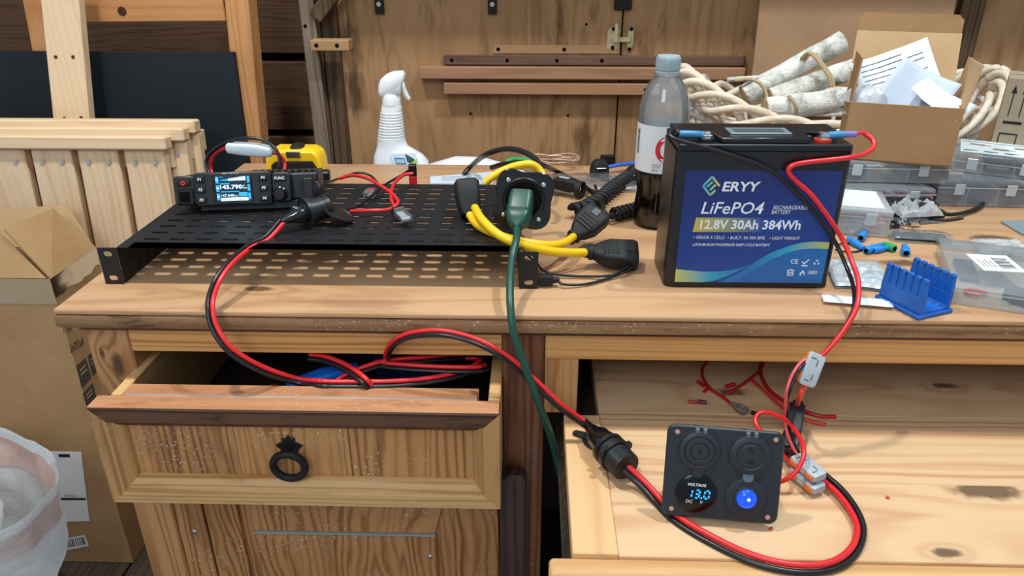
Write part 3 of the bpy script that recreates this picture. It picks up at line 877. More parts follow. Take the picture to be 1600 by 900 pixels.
# ---- vented rack shelf, upside down
rk = thing('rack_shelf', 'black vented steel rack shelf lying upside down on the worktable', 'rack shelf', (-.233, .86, 0))
SX0, SX1, SY0, SY1, SZ = -.4550, -.0115, .7405, .9810, .0430
m = MB()
xs = [SX0, SX0 + .0115]
NX, NYR = 14, [.7665 + .0205 * k for k in range(5)] + [.8790 + .0205 * k for k in range(5)]
px, sl, sw = .0300, .0190, .0060
ys = []
gx0 = SX0 + .0118
def cell(xa, xb, ya, yb):
    cx, cy = (xa + xb) / 2, (ya + yb) / 2
    inner, outer = [], []
    hw, hh = (xb - xa) / 2, (yb - ya) / 2
    for k in range(16):
        a = 2 * math.pi * (k + .5) / 16
        ca, sa = _c(a), _s(a)
        sx = (sl - sw) / 2 * (1 if ca > 0 else -1)
        inner.append(m.bm.verts.new((cx + sx + sw / 2 * ca, cy + sw / 2 * sa, SZ)))
        q = max(abs(ca) / hw, abs(sa) / hh)
        outer.append((cx + ca / q, cy + sa / q))
    corners = [(hw, hh), (-hw, hh), (-hw, -hh), (hw, -hh)]
    ov = [m.bm.verts.new((x, y, SZ)) for x, y in outer]
    for k in range(16):
        j = (k + 1) % 16
        same = abs(outer[k][0] - outer[j][0]) < 1e-7 or abs(outer[k][1] - outer[j][1]) < 1e-7
        if same: m.bm.faces.new((inner[k], inner[j], ov[j], ov[k]))
        else:
            c_ = m.bm.verts.new((cx + math.copysign(hw, outer[k][0] + outer[j][0] - 2 * cx), cy + math.copysign(hh, outer[k][1] + outer[j][1] - 2 * cy), SZ))
            m.bm.faces.new((inner[k], inner[j], ov[j], c_, ov[k]))
edges_y = []
for i in range(NX):
    xa = gx0 + i * px; xb = xa + px
    for y in NYR:
        cell(xa, xb, y - .01025, y + .01025)
def plate(xa, xb, ya, yb): m.quad((xa, ya, SZ), (xb, ya, SZ), (xb, yb, SZ), (xa, yb, SZ))
gx1 = gx0 + NX * px
plate(SX0, gx0, SY0, SY1); plate(gx1, SX1, SY0, SY1)
plate(gx0, gx1, SY0, NYR[0] - .01025); plate(gx0, gx1, NYR[4] + .01025, NYR[5] - .01025); plate(gx0, gx1, NYR[9] + .01025, SY1)
bmesh.ops.remove_doubles(m.bm, verts=m.bm.verts, dist=1e-5)
m.build('slotted_tray', M_MATTE, rk, True, smooth=0, solid=.0014, offset=0)
for x in (SX0, SX1):
    MB().bb(x - .0007, x + .0007, SY0, SY1, .0008, SZ - .0004).build('side_flange', M_MATTE, rk, True)
def ear(x0, x1):
    m = MB()
    h = .0435
    f = frame((x0, SY0 - .0014, .0003), (1, 0, 0), (0, 0, 1))
    w = x1 - x0
    def half(y0, y1, hy):
        cx = w / 2; hw, hh = .0050, .0032
        ring = []
        for k in range(20):
            a = 2 * math.pi * k / 20
            ca, sa = _c(a), _s(a)
            sx = (hw - hh) * (1 if ca > 1e-9 else -1 if ca < -1e-9 else 0)
            ring.append((cx + sx + hh * ca, hy + hh * sa))
        outer = []
        for k in range(20):
            a = 2 * math.pi * k / 20
            ca, sa = _c(a), _s(a)
            q = max(abs(ca) / (w / 2), abs(sa) / ((y1 - y0) / 2))
            outer.append((cx + ca / q, (y0 + y1) / 2 + sa / q))
        for z in (0, .0016):
            A = [m.bm.verts.new(f @ V((p[0], p[1], z))) for p in ring]
            B = [m.bm.verts.new(f @ V((p[0], p[1], z))) for p in outer]
            for k in range(20):
                j = (k + 1) % 20
                e1 = abs(outer[k][0] - outer[j][0]) < 1e-6 or abs(outer[k][1] - outer[j][1]) < 1e-6
                if e1: m.bm.faces.new((A[k], A[j], B[j], B[k]))
                else:
                    cxx = 0 if (outer[k][0] + outer[j][0]) / 2 < cx else w
                    cyy = y0 if (outer[k][1] + outer[j][1]) / 2 < (y0 + y1) / 2 else y1
                    m.bm.faces.new((A[k], A[j], B[j], m.bm.verts.new(f @ V((cxx, cyy, z))), B[k]))
            if z == 0: A0 = A
        for k in range(20):
            j = (k + 1) % 20
            m.bm.faces.new((A0[k], A0[j], A[j], A[k]))
    half(0, h / 2, .0072); half(h / 2, h, h - .0072)
    # rim
    for (a0, b0), (a1, b1) in (((0, 0), (w, 0)), ((w, 0), (w, h)), ((w, h), (0, h)), ((0, h), (0, 0))):
        m.quad(f @ V((a0, b0, 0)), f @ V((a1, b1, 0)), f @ V((a1, b1, .0016)), f @ V((a0, b0, .0016)))
    bmesh.ops.remove_doubles(m.bm, verts=m.bm.verts, dist=1e-5)
    return m.build('rack_ear', M_MATTE, rk, True, smooth=0)
ear(-.4755, -.4550); ear(-.0115, .0095)

# ---- mobile radio
RD = thing('mobile_radio', 'black mobile two-way radio with lit blue display standing on the rack shelf', 'radio', (-.3600, .860, .0455), 8.0)
RD.rotation_euler = (math.radians(-13), 0, math.radians(8))
RD.location.z = .0412
W = .152
def fr(x, z, y=0): return frame((x, y, z), (1, 0, 0), (0, 0, 1))     # local front-facing plane
Z0, Z1 = .0115, .0520
bd = MB()
bd.bb(-.070, .0965, .004, .053, Z0 + .0040, Z1 - .004, bevel=.002)
body = bd.build('body', M_BLACK, RD)
for k in range(11):
    x = .010 + k * .0082
    MB().bb(x, x + .0042, .008, .051, Z1 - .0052, Z1 - .0006, bevel=.0006).build('cooling_fin', M_BLACK, body)
MB().bb(-.048, .070, .002, .008, .0046, .0150, bevel=.001).bb(-.048, .070, .0080, .045, .0130, .0152, bevel=.0006).build('mounting_bracket', M_MATTE, RD)
def panel(x0, x1, z0, z1, y0, y1, name, r=.004, bev=.0016):
    o = [(x0 + r, z0), (x1 - r, z0), (x1 - r * .3, z0 + r * .3), (x1, z0 + r), (x1, z1 - r), (x1 - r * .3, z1 - r * .3), (x1 - r, z1), (x0 + r, z1), (x0 + r * .3, z1 - r * .3), (x0, z1 - r), (x0, z0 + r), (x0 + r * .3, z0 + r * .3)]
    return MB().prism(o, y1 - y0, fr(0, 0, y1), bev).build(name, M_BLACK, RD)
panel(-.0760, -.0500, Z0 + .0015, Z1 - .0035, -.004, .006, 'left_panel')
fp = panel(-.0505, .0415, Z0, Z1, -.0085, .006, 'front_panel')
rp_ = panel(.0410, .0640, Z0 + .002, Z1 - .002, -.005, .006, 'right_panel')
YF = -.0085
def key(x, z, w, h, s, y=YF, th=.0035, col=M_PRINTW, sh=.2):
    k = MB().box((x, y - .0006, z), (w, .0030, h), I4, .0012, 2).build('key', M_RUBBER, RD)
    if s:
        text(s, fr(x, z - th / 2, y - .00225), th, col, k, align='C', bold=.025, shear=sh)
    return k
for i, s in enumerate(('P1', 'P2', 'P3')): key(-.0425, .0445 - i * .0125, .0115, .0092, s)
for i, s in enumerate(('P4', 'P5', 'P6')): key(.0325, .0445 - i * .0125, .0115, .0092, s)
key(.0515, .0430, .0150, .0085, 'FUNC', -.005, .0036, sh=.1)
M_REDGLOW = plain('red_power_mark', '#d8262a', .5, emit='#ff3030', estr=.6)
pk = key(-.0635, .0405, .0165, .0080, '', -.004)
pm = MB().tube([V((-.0635 + _s(a) * .0021, -.0064, .0403 + _c(a) * .0021)) for a in [.6 + i * (5.08 / 14) for i in range(15)]], .0004, 6)
pm.tube([(-.0635, -.0064, .0406), (-.0635, -.0064, .0432)], .0004, 6)
pm.build('power_mark', M_REDGLOW, pk)
jk = MB().bb(-.0735, -.0525, -.0055, -.0038, .0145, .0330, bevel=.001).build('microphone_socket', M_GLOSS, RD)
MB().bb(-.0695, -.0570, -.0058, -.0053, .0170, .0295).build('socket_opening', M_HOLE, jk)
# display
M_SCREEN = plain('display_glow', '#061a26', .2, emit='#0b3346', estr=.8)
M_CYAN = plain('display_cyan', '#0a6a90', .3, emit='#38b8e8', estr=.85)
M_SCRW = plain('display_white', '#dff4ff', .3, emit='#e6f7ff', estr=1.0)
bz = MB().bb(-.0285, .0190, YF - .0006, YF + .002, .0150, .0490, bevel=.0005).build('display_bezel', M_GLOSS, RD)
MB().bb(-.0275, .0195, YF - .0022, YF, .0140, .0158, bevel=.0006).build('display_lip', M_GLOSS, RD)
sc = MB().bb(-.0245, .0165, YF - .0009, YF - .0005, .0168, .0478).build('display', M_SCREEN, RD)
YS = YF - .0010
def blk(x0, x1, z0, z1, mat, nm='display_block'): return MB().bb(x0, x1, YS - .0002, YS, z0, z1).build(nm, mat, sc)
for i in range(3):
    blk(-.0240, -.0205, .0390 - i * .0102, .0470 - i * .0102, M_CYAN)
    blk(.0132, .0162, .0390 - i * .0102, .0470 - i * .0102, M_CYAN)
    text(('TX', 'PW', 'SQ')[i], fr(-.0237, .0420 - i * .0102, YS - .00025), .0024, M_SCRW, sc, w=.003)
for i in range(10):
    x = -.0180 + i * .0030
    MB().bb(x, x + .0024, YS - .0002, YS, .0418, .0432 + i * .00040).build('signal_bar', M_SCRW if i > 2 else M_CYAN, sc)
text('VFO', fr(-.0195, .0452, YS), .0018, M_CYAN, sc)
text('145.790', fr(-.0193, .0318, YS), .0050, M_SCRW, sc, w=.0260, bold=.02)
text('00', fr(.0073, .0345, YS), .0018, M_SCRW, sc); text('MHz', fr(.0073, .0318, YS), .0018, M_SCRW, sc, w=.005)
text('147.040', fr(-.0193, .0225, YS), .0030, M_SCRW, sc, w=.0160); text('MHz', fr(-.0028, .0225, YS), .0014, M_SCRW, sc)
blk(-.0190, -.0080, .0375, .0390, M_CYAN); blk(.0020, .0125, .0225, .0275, M_CYAN); blk(-.0190, .0030, .0280, .0290, M_CYAN); blk(-.0195, .0128, .0174, .0212, M_SCRW)
text('DC-12.8V', fr(-.0145, .0178, YS - .0003), .0028, M_SCREEN, sc, w=.0225)
text('RETEVIS', fr(-.0155, .0500, YF), .0015, M_PRINTW, RD, w=.020, shear=.2)
kn = MB().lathe([(.0090, 0), (.0090, .003), (.0078, .004), (.0078, .0045), (.0070, .010), (.0062, .0112), (.0, .0115)], 28, frame((.0510, -.005, .0235), (1, 0, 0), (0, 0, 1)))
kn.build('tuning_knob', M_GLOSS, RD, smooth=30)
hd = MB().cyl((.0855, .002, .0290), (.0855, -.008, .0290), .0130, .0125, 24).build('bracket_knob', M_GLOSS, RD)
MB().bb(.080, .091, -.0095, -.0078, .016, .042, bevel=.001).build('knob_grip', M_BLACK, hd)

# ---- inline fuse loop behind the radio
fz = thing('fuse_lead', 'red and black power lead arched behind the radio with milky inline fuse holder', 'power lead', (-.345, .955, .05))
Yf = .955
cable(fz, [at(335, 282, Y=.945), at(329, 262, Y=Yf), at(333, 243, Y=Yf), at(345, 233, Y=Yf), at(358, 231, Y=Yf)], .0026, M_RED, 'red_wire')
cable(fz, [at(424, 237, Y=Yf), at(438, 243, Y=Yf), at(445, 257, Y=Yf), at(441, 272, Y=.945), at(436, 285, Y=.94)], .0026, M_RED, 'red_wire')
cable(fz, [at(330, 280, Y=.94), at(322, 255, Y=.95), at(331, 237, Y=.952), at(358, 221, Y=.953), at(388, 216, Y=.953), at(414, 220, Y=.953), at(432, 235, Y=.95), at(437, 255, Y=.945), at(432, 275, Y=.94)], .0024, M_BLK, 'black_wire')
a, b = at(355, 230, Y=Yf), at(427, 237, Y=Yf)
M_MILK = plain('milky_plastic', '#d6e3ea', .3, .5)
f = frame(a, (0, -1, 0), (0, 0, 1)); L = (b - a).length
f = frame(a, (0, 1, 0), (b - a).cross(V((0, 1, 0))))
MB().loft([(0, .012, .010, 3), (.003, .016, .0145, 4), (.018, .0165, .0155, 5), (.022, .015, .0165, 5), (.042, .015, .0165, 5), (.046, .0165, .0150, 5), (L - .003, .015, .0135, 4), (L, .010, .009, 3)], frame(a, (0, 1, 0), V((0, 1, 0)).cross(b - a) * -1)).build('fuse_holder', M_MILK, fz, True)

# ---- tape measure
tm = thing('tape_measure', 'yellow and black tape measure with steel hook behind the radio', 'tape measure', (-.362, 1.105, 0), 0)
o = [(-.040, 0), (.040, 0), (.0425, .006), (.0425, .045), (.039, .056), (.032, .063), (-.028, .063), (-.037, .058), (-.042, .048), (-.0425, .006)]
MB().prism(o, .042, fr(0, 0, .021), .004).build('case', M_YELLOW, tm)
o = [(-.036, .002), (.037, .002), (.037, .036), (.031, .047), (-.026, .046), (-.033, .040)]
MB().prism(o, .003, fr(0, 0, -.020), .001).build('grip_panel', M_RUBBER, tm)
for x in (-.012, -.002, .008):
    MB().cyl((x, -.0232, .037), (x, -.0238, .037), .0030, seg=3).build('grip_mark', M_BLACK, tm)
MB().bb(-.008, .014, -.022, .0, .0575, .0615).bb(-.008, .014, -.0235, -.021, .052, .0615, bevel=.0006).build('steel_hook', M_CHROME, tm)
MB().loft([(.0632, .020, .030, 3), (.0665, .018, .026, 3), (.0685, .010, .016, 2)], T(.004, 0, 0), 16).build('lock_button', M_RUBBER, tm)

# ---- socket with cap on the shelf and its lead running into the drawer
sk = thing('socket_lead', 'black flip-cap socket on the rack shelf, its twin lead hanging into the drawer', 'power lead', (-.28, .82, .0437))
a = at(440, 357, Y=.790); b = at(536, 334, Y=.845); a.z = max(a.z, .058); b.z = .064
d = (b - a).normalized()
f = frame(a, V((0, 0, 1)).cross(d), V((0, 0, 1)) - d * d.z)
MB().loft([(0, .008, .006, 2), (.006, .014, .009, 3), (.016, .020, .014, 3), (.024, .022, .020, 3), (.030, .021, .021, 2)], f, 20).build('boot', M_GLOSS, sk, True)
bo = MB().lathe([(.0115, .028), (.0115, .031), (.0182, .031), (.0182, .035), (.0150, .036), (.0150, .042), (.0138, .042), (.0138, .055), (.0145, .055), (.0145, .060), (.0132, .061)], 28, f)
bo.build('socket_barrel', M_BLACK, sk, True)
hp, ep = at(503, 318, Y=.836), at(552, 353, Y=.816)
f2 = frame((hp + ep) / 2, ep - hp, V((.50, .06, .82)).cross(ep - hp)) @ Matrix.Scale(1.15, 4)
MB().lathe([(.0165, 0), (.0178, .001), (.0178, .003), (.0160, .0035), (.0150, .002), (0, .002)], 28, f2).build('flip_cap', M_BLACK, sk, True)
text('12V', WM(sk).inverted() @ f @ Matrix.Translation((-.006, .0102, .022)) @ RX(-80), .004, M_PRINTW, sk, w=.009)
wires(sk, [a + d * .004, at(418, 371, Y=.772), at(392, 384, Y=.752), at(362, 408, Y=.715), at(342, 434, Y=.690), at(330, 464, Y=.672), at(329, 488, Y=.659), at(336, 514, Y=.651), at(356, 543, Y=.645), at(386, 565, Y=.648), at(425, 583, Y=.660), at(466, 595, Y=.672), at(500, 599, Z=-.0785), at(520, 600, Z=-.079)], ZIP(.0026))

# ---- red/black pigtail lying on the shelf
pg_ = thing('pigtail', 'tangle of red and black pigtail wires with clear crimp lug on the rack shelf', 'wire', (-.17, .86, .0437))
Zs = .049
cable(pg_, [at(548, 330, Z=Zs), at(575, 329, Z=Zs + .003), at(608, 327, Z=Zs + .004), at(622, 316, Z=Zs + .008), at(613, 303, Z=Zs + .010), at(596, 291, Z=Zs + .012), at(575, 279, Z=Zs + .016), at(552, 274, Z=Zs + .016), at(530, 279, Z=Zs + .01)], .0023, M_RED, 'red_wire')
cable(pg_, [at(645, 271, Z=.062), at(630, 274, Z=.062), at(616, 287, Z=.060), at(611, 305, Z=.057), at(614, 318, Z=.054), at(620, 326, Z=.052)], .0023, M_RED, 'red_wire')
cable(pg_, [at(643, 264, Z=.062), at(625, 275, Z=.058), at(600, 290, Z=.054), at(576, 310, Z=.050), at(560, 322, Z=.049), at(535, 329, Z=.052)], .0017, M_BLK, 'black_wire')
cable(pg_, [at(590, 285, Z=.050), at(578, 274, Z=.055), at(562, 270, Z=.058), at(545, 273, Z=.055), at(520, 282, Z=.050), at(503, 286, Z=.047)], .0016, M_BLK, 'black_wire')
a = at(645, 270, Z=.058)
f = frame(a, (1, .1, 0), (0, 0, 1))
MB().box((0, .004, 0), (.011, .016, .010), f, .001).build('plug_housing', M_BLK, pg_, True)
MB().box((0, -.010, 0), (.011, .012, .010), f, .001).build('plug_housing', M_RED, pg_, True)
a, b = at(621, 331, Z=.053), at(652, 361, Z=.050)
d = (b - a).normalized()
f = frame(a, d, (0, 0, 1))
MB().box((-.003, 0, .003), (.014, .008, .007), frame(a, d, d.cross(V((0, 0, 1)))), .002).build('heat_shrink', plain('cream_heat_shrink', '#c9c1a8', .4), pg_, True)
M_CLEAR = film('clear_plastic', '#f1f5f6', .90, .08, .8)
fb_ = frame(a, d, V((0, 0, 1)).cross(d))
MB().box((.020, 0, .003), (.030, .015, .009), fb_, .002).build('lug_cover', M_CLEAR, pg_, True)
MB().box((.016, 0, .002), (.020, .009, .002), fb_, .0005).lathe([(.003, 0), (.0055, 0), (.0055, .002), (.003, .002)], 20, fb_ @ T(.0285, 0, .001)).build('lug', plain('tinned_lug', '#d4d8d8', .3, .5, .3), pg_, True)
MB().box((.003, 0, .003), (.006, .0155, .0095), fb_, .001).build('tape_band', M_BLK, pg_, True)
a = at(577, 303, Z=.050); d = (at(588, 292, Z=.052) - a).normalized(); fb_ = frame(a, d, V((0, 0, 1)).cross(d))
MB().box((.003, 0, 0), (.019, .014, .010), fb_, .003, 2).build('splice_block', M_CLEAR, pg_, True)
MB().box((.002, -.002, .0052), (.008, .004, .001), fb_, .0004).build('splice_lever', M_RED, pg_, True)
ss = thing('small_switch', 'small black inline box on two thin wires at the rear edge of the rack shelf', 'switch', at(505, 284, Z=.0437))
MB().box((0, .004, .008), (.020, .016, .014), RZ(10), .002).build('switch_box', M_BLACK, ss)
cable(ss, [at(492, 285, Z=.048), at(500, 285, Z=.048), at(512, 284, Z=.048)], .0014, M_BLK, 'lead')

# ---- power inlet flange with the green plug
pi_ = thing('power_inlet', 'black wavy-edged power inlet flange propped at the right end of the rack shelf', 'power inlet', (-.008, .825, .0437))
o = at(818, 311, Y=.820)
f = frame(o, (1, .03, 0), (-.02, .16, 1)) @ RZ(-8)
ol = []
for i in range(96):
    a = 2 * math.pi * i / 96
    R_ = .0365 + .0042 * _c(4 * (a - math.pi / 4)) 
    ol.append((R_ * _c(a), R_ * _s(a)))
MB().prism(ol, .004, f, .001).build('flange', M_GLOSS, pi_, True)
MB().lathe([(.0225, .0041), (.0245, .0052), (.0255, .0041)], 32, f, False).build('inlet_ring', M_BLACK, pi_, True)
MB().cyl(f @ V((0, 0, .0042)), f @ V((0, 0, .0046)), .0215, seg=32).build('inlet_recess', M_HOLE, pi_, True)
MB().lathe([(.024, 0), (.024, -.018), (.020, -.022), (.020, -.034), (.006, -.036)], 28, f).build('inlet_barrel', M_BLACK, pi_, True)
for k in range(4):
    q = f @ Matrix.Translation((.0290 * _c(math.pi / 4 + k * math.pi / 2), .0290 * _s(math.pi / 4 + k * math.pi / 2), .004))
    MB().lathe([(.0027, 0), (.0025, .0012), (.0012, .0016)], 14, q).build('screw', M_CHROME, pi_, True)
MB().lathe([(.0085 + .001 * (k % 2), -.014 - k * .0022) for k in range(9)], 18, f @ T(.010, .022, -.016) @ RX(-65)).build('threaded_gland', M_BLACK, pi_, True)

gc = thing('extension_cord', 'dark green extension cord plugged into the black inlet and hanging over the table front', 'cord', (.0, .74, .04))
g0 = f @ V((-.002, .004, .0050))
gd = V((-.10, -.62, -.40)).normalized()
fg = frame(g0, V((0, 0, 1)).cross(gd) * -1, V((0, 0, 1)) - gd * gd.z)
fg = frame(g0, (1, 0, 0), V((0, -.4, .62)))
fg = frame(g0, (1, -.16, 0), gd.cross(V((1, -.16, 0))))
MB().loft([(0, .027, .026, 5), (.010, .028, .027, 5), (.024, .028, .024, 5), (.026, .0275, .0235, 5), (.0275, .0265, .022, 5), (.029, .0275, .0230, 5), (.040, .0235, .0190, 4), (.046, .0130, .0120, 2)], fg, 24).build('plug', M_GREEN, gc, True)
ge = fg @ V((0, 0, .044))
cable(gc, [ge, at(807, 372, Y=.742), at(800, 405, Y=.715), at(797, 445, Y=.682), at(798, 485, Y=.656), at(804, 525, Y=.645), at(822, 577, Y=.640), at(842, 630, Y=.641), at(860, 680, Y=.650), at(874, 735, Y=.668), at(884, 790, Y=.69), at(890, 850, Y=.72), V((.026, .745, -.55)), V((.03, .76, -.68)), V((.05, .80, -.748)), V((.11, .90, -.7545)), V((.20, 1.02, -.7545))], .0041, M_GREEN, 'cord', 10, 12)

# ---- yellow splitter cord
yl = thing('splitter_cord', 'short yellow splitter cord with black moulded connectors beside the power inlet', 'cord', (-.02, .86, .03))
a = at(734, 332, Z=.052); b = at(752, 281, Y=.872)
d = (b - a).normalized(); fy = frame(a, V((1, .25, 0)), d.cross(V((1, .25, 0))))
MB().loft([(-.004, .022, .020, 3), (.004, .027, .022, 4), (.02, .030, .026, 4), (.036, .031, .027, 5), (.040, .026, .023, 5)], fy, 20).build('connector', M_RUBBER, yl, True)
MB().box((.0, .0145, .022), (.019, .003, .026), fy, .001).build('connector_face', plain('dark_grey_plastic', '#3b4750', .35), yl, True)
cp = [at(742, 325, Z=.060), at(752, 342, Z=.062), at(775, 364, Z=.056), at(806, 380, Z=.048), at(850, 391, Z=.034), at(890, 395, Z=.024), at(925, 394, Z=.018)]
cable(yl, cp, .0051, M_YELLOW, 'yellow_cable', 9, 12)
cp = [at(734, 336, Z=.056), at(746, 351, Z=.052), at(775, 366, Z=.047), at(820, 378, Z=.040), at(855, 383, Z=.034), at(880, 380, Z=.028), at(896, 370, Z=.024)]
cable(yl, cp, .0049, M_YELLOW, 'yellow_cable', 9, 12)
cable(yl, [at(757, 286, Y=.882), at(770, 276, Y=.885), at(788, 266, Y=.890), at(808, 259, Y=.895), at(830, 257, Y=.90), at(845, 268, Y=.90), at(850, 285, Y=.89)], .0050, M_YELLOW, 'yellow_cable', 9, 12)
def outlet(p0, p1, up, name='outlet_end'):
    a, b = V(p0), V(p1); d = (b - a).normalized(); L = (b - a).length
    x = V(up).cross(d).normalized()
    ff = frame(a, x, d.cross(x))
    o = MB().loft([(-.008, .013, .013, 2), (-.002, .015, .015, 2), (-.001, .019, .018, 2), (.003, .019, .018, 2), (.004, .016, .015, 3), (.010, .024, .018, 4), (.022, .034, .022, 5), (L - .006, .036, .022, 6), (L - .001, .033, .020, 6), (L, .030, .018, 6)], ff, 24).build(name, M_RUBBER, yl, True)
    for k in range(4):
        MB().box((0, .0114, .016 + k * .005), (.022, .0008, .0022), ff, .0003).build('grip_rib', M_RUBBER, o, True)
    MB().box((0, .0114, L - .009), (.010, .001, .010), ff, .0004).build('moulded_mark', M_BLACK, o, True)
    return o
oa = at(896, 370, Z=.022)
outlet(oa, at(937, 332, Y=oa.y + .030), (0, -.6, .7))
o2 = outlet(at(922, 394, Z=.019), at(996, 399, Z=.016), (0, -.35, .9))
MB().box((0, .013, .030), (.012, .010, .016), frame(at(922, 394, Z=.019), (0, .3, 1), (0, -1, .3)), .002).build('locking_tab', M_RUBBER, yl, True) if False else None

# ---- small black tracker with thin leads at the right ear
us = thing('lead_with_small_plug', 'thin black lead looped on the table, its small plug against the right rack ear', 'lead', (.04, .75, 0))
a = at(846, 437, Z=.008)
MB().box((.004, .001, 0), (.017, .013, .011), T(*a), .0015, 2).cyl(a + V((.012, 0, 0)), a + V((.020, 0, 0)), .0042, .0030, 12).build('plug', M_RUBBER, us, True)
cable(us, [a + V((.018, 0, 0)), at(880, 444, Z=.005), at(915, 444, Z=.003), at(950, 435, Z=.003), at(978, 424, Z=.006), at(992, 410, Z=.012)], .0016, M_BLK, 'lead')
cable(us, [at(838, 410, Z=.016), at(850, 423, Z=.008), at(878, 430, Z=.004), at(920, 432, Z=.003), at(955, 430, Z=.0055), at(975, 421, Z=.008), at(985, 412, Z=.012)], .0016, M_BLK, 'lead')
cable(us, [at(838, 410, Z=.016), at(828, 402, Z=.026), at(819, 392, Z=.037), at(816, 388, Z=.045)], .0016, M_BLK, 'lead')
# ---- thick black cables behind the inlet
bc_ = thing('black_cable', 'thick black cable arched behind the power inlet, one end cut', 'cable', (-.04, 1.0, 0))
cable(bc_, [at(724, 273, Z=.004), at(738, 258, Z=.020), at(757, 243, Y=1.05), at(782, 234, Y=1.03), at(806, 234, Y=1.01), at(829, 243, Y=.99), at(843, 257, Y=.97), at(847, 275, Y=.95), at(846, 295, Y=.94)], .0040, M_BLK, 'cable', 9, 10)
bc2 = thing('black_cable', 'short thick black cable lying from behind the inlet to the coiled cord', 'cable', (.02, 1.04, 0))
cable(bc2, [at(768, 262, Y=1.08), at(785, 257, Y=1.06), at(815, 254, Y=1.04), at(846, 258, Y=1.02), at(868, 267, Z=.010), at(890, 278, Z=.008), at(915, 293, Z=.010), at(936, 309, Z=.012), at(940, 322, Z=.016)], .0038, M_BLK, 'cable', 9, 10)
# ---- pinkish thin wire coil, green end
M_PINKW = plain('pale_copper_wire', '#c9a594', .35, .5, .3)
cw = thing('thin_wire_coil', 'loose coil of thin pale wire at the rear edge of the table', 'wire', (.03, 1.19, 0))
for k in range(4):
    c0 = at(853, 254, Z=.010)
    cable(cw, [c0 + V((.047 * _c(t * .7 + k) + .003 * k, .022 * _s(t * .7 + k), .0025 * k + .003 * _s(t * 2 + k) + .002)) for t in range(10)], .0011, M_PINKW, 'wire_strand', 6, 6)
gw = thing('green_wire', 'green insulated wire end on the rear of the table behind the inlet', 'wire', at(800, 252, Z=0))
cable(gw, [at(792, 253, Y=1.17), at(803, 249, Y=1.17), at(818, 250, Y=1.16), at(832, 254, Y=1.15)], .0040, plain('bright_green', '#2c9a54', .4), 'insulation')
bw = thing('blue_cable', 'blue cable crossing the table behind the coiled cord', 'cable', (.16, 1.1, 0))
cable(bw, [at(938, 270, Z=.004), at(944, 263, Z=.010), at(960, 259, Z=.012), at(980, 256, Z=.012), at(1000, 255, Z=.010), at(1020, 257, Z=.006), at(1045, 262, Z=.004)], .0032, plain('blue_cable_jacket', '#2f62c4', .4), 'jacket')
# ---- booklet / grey card behind the shelf
gcard = MB().prism([(p.x, p.y) for p in (at(672, 289, Z=0), at(770, 289, Z=0), at(784, 270, Z=0), at(672, 279, Z=0))], .003, T(0, 0, .0004), .0004).build('printed_booklet', plain('pale_blue_paper', '#c5d2da', .5))
tag(gcard, 'pale blue-grey booklet lying behind the rack shelf, left of the inlet', 'booklet')
for k in range(3):
    a, b = at(690, 282 - k * 2.6, Z=.0037), at(752, 279.5 - k * 2.6, Z=.0037)
    MB().quad(a, b, b + V((0, .0012, 0)), a + V((0, .0012, 0))).build('text_line', M_GREYINK, gcard, True)

# ---- crumpled clear things
def pillow(c, w, d, h, seed, rz=0, n=22, amp=.25, edge=.35):
    """a closed crumpled sack"""
    m = MB()
    Mx = T(*c) @ RZ(rz)
    def fn(sgn):
        def g(u, v):
            x, y = u * 2 - 1, v * 2 - 1
            k = max(0, (1 - abs(x) ** 3) * (1 - abs(y) ** 3))
            nz = noise.noise(V((x * 2.7 + seed, y * 2.7, sgn * 3 + seed))) + .6 * noise.noise(V((x * 6 + seed, y * 6, sgn * 5)))
            ex = noise.noise(V((x * 1.3, y * 1.3 + seed, 7))) * .14
            z = h * (.5 + sgn * .5 * k ** edge + nz * amp * k) if sgn > 0 else h * max(0.0, .06 + .05 * nz * k)
            return Mx @ V((x * w / 2 * (1 + ex), y * d / 2 * (1 + ex), max(.0004, z)))
        return g
    m.sheet(fn(1), n, n); m.sheet(fn(-1), n, n)
    bmesh.ops.remove_doubles(m.bm, verts=m.bm.verts, dist=1e-5)
    return m
M_BAGCL = film('clear_bag', '#eef3f6', .90, .10, .9, .6, 120)
pb_ = pillow(at(925, 290, Z=.0005), .155, .085, .012, 3.1, 6).build('plastic_bag', M_BAGCL)
tag(pb_, 'flat clear plastic bag under the black connectors between inlet and bottle', 'plastic bag')

# ---- coiled microphone cord with its plugs
cc = thing('coiled_cord', 'black coiled microphone cord lying between the power inlet and the soda bottle', 'cord', (.12, .98, 0))
def coil(pts, R_, r, pitch, name):
    P = cr(pts, 14)
    L = sum((b - a).length for a, b in zip(P, P[1:]))
    turns = L / pitch
    n = int(turns * 12)
    # resample by arc length
    acc = [0]
    for a, b in zip(P, P[1:]): acc.append(acc[-1] + (b - a).length)
    Q = []
    j = 0
    for i in range(n + 1):
        s = L * i / n
        while j < len(acc) - 2 and acc[j + 1] < s: j += 1
        k = (s - acc[j]) / max(1e-9, acc[j + 1] - acc[j])
        p = P[j].lerp(P[j + 1], k); t = (P[j + 1] - P[j]).normalized()
        a = V((0, 0, 1)).cross(t).normalized(); b = t.cross(a)
        th = 2 * math.pi * turns * i / n
        Q.append(p + (a * _c(th) + b * _s(th)) * R_)
    MB().tube(Q, r, 6).build(name, M_RUBBER, cc, True, smooth=80)
coil([at(896, 330, Z=.0125), at(915, 325, Z=.0125), at(935, 314, Z=.0125), at(952, 299, Z=.0125), at(975, 282, Z=.0125), at(998, 266, Z=.0125)], .0085, .0040, .0128, 'coil')
coil([at(960, 335, Z=.011), at(985, 329, Z=.011), at(1010, 323, Z=.011), at(1030, 323, Z=.011)], .0080, .0026, .0075, 'coil')
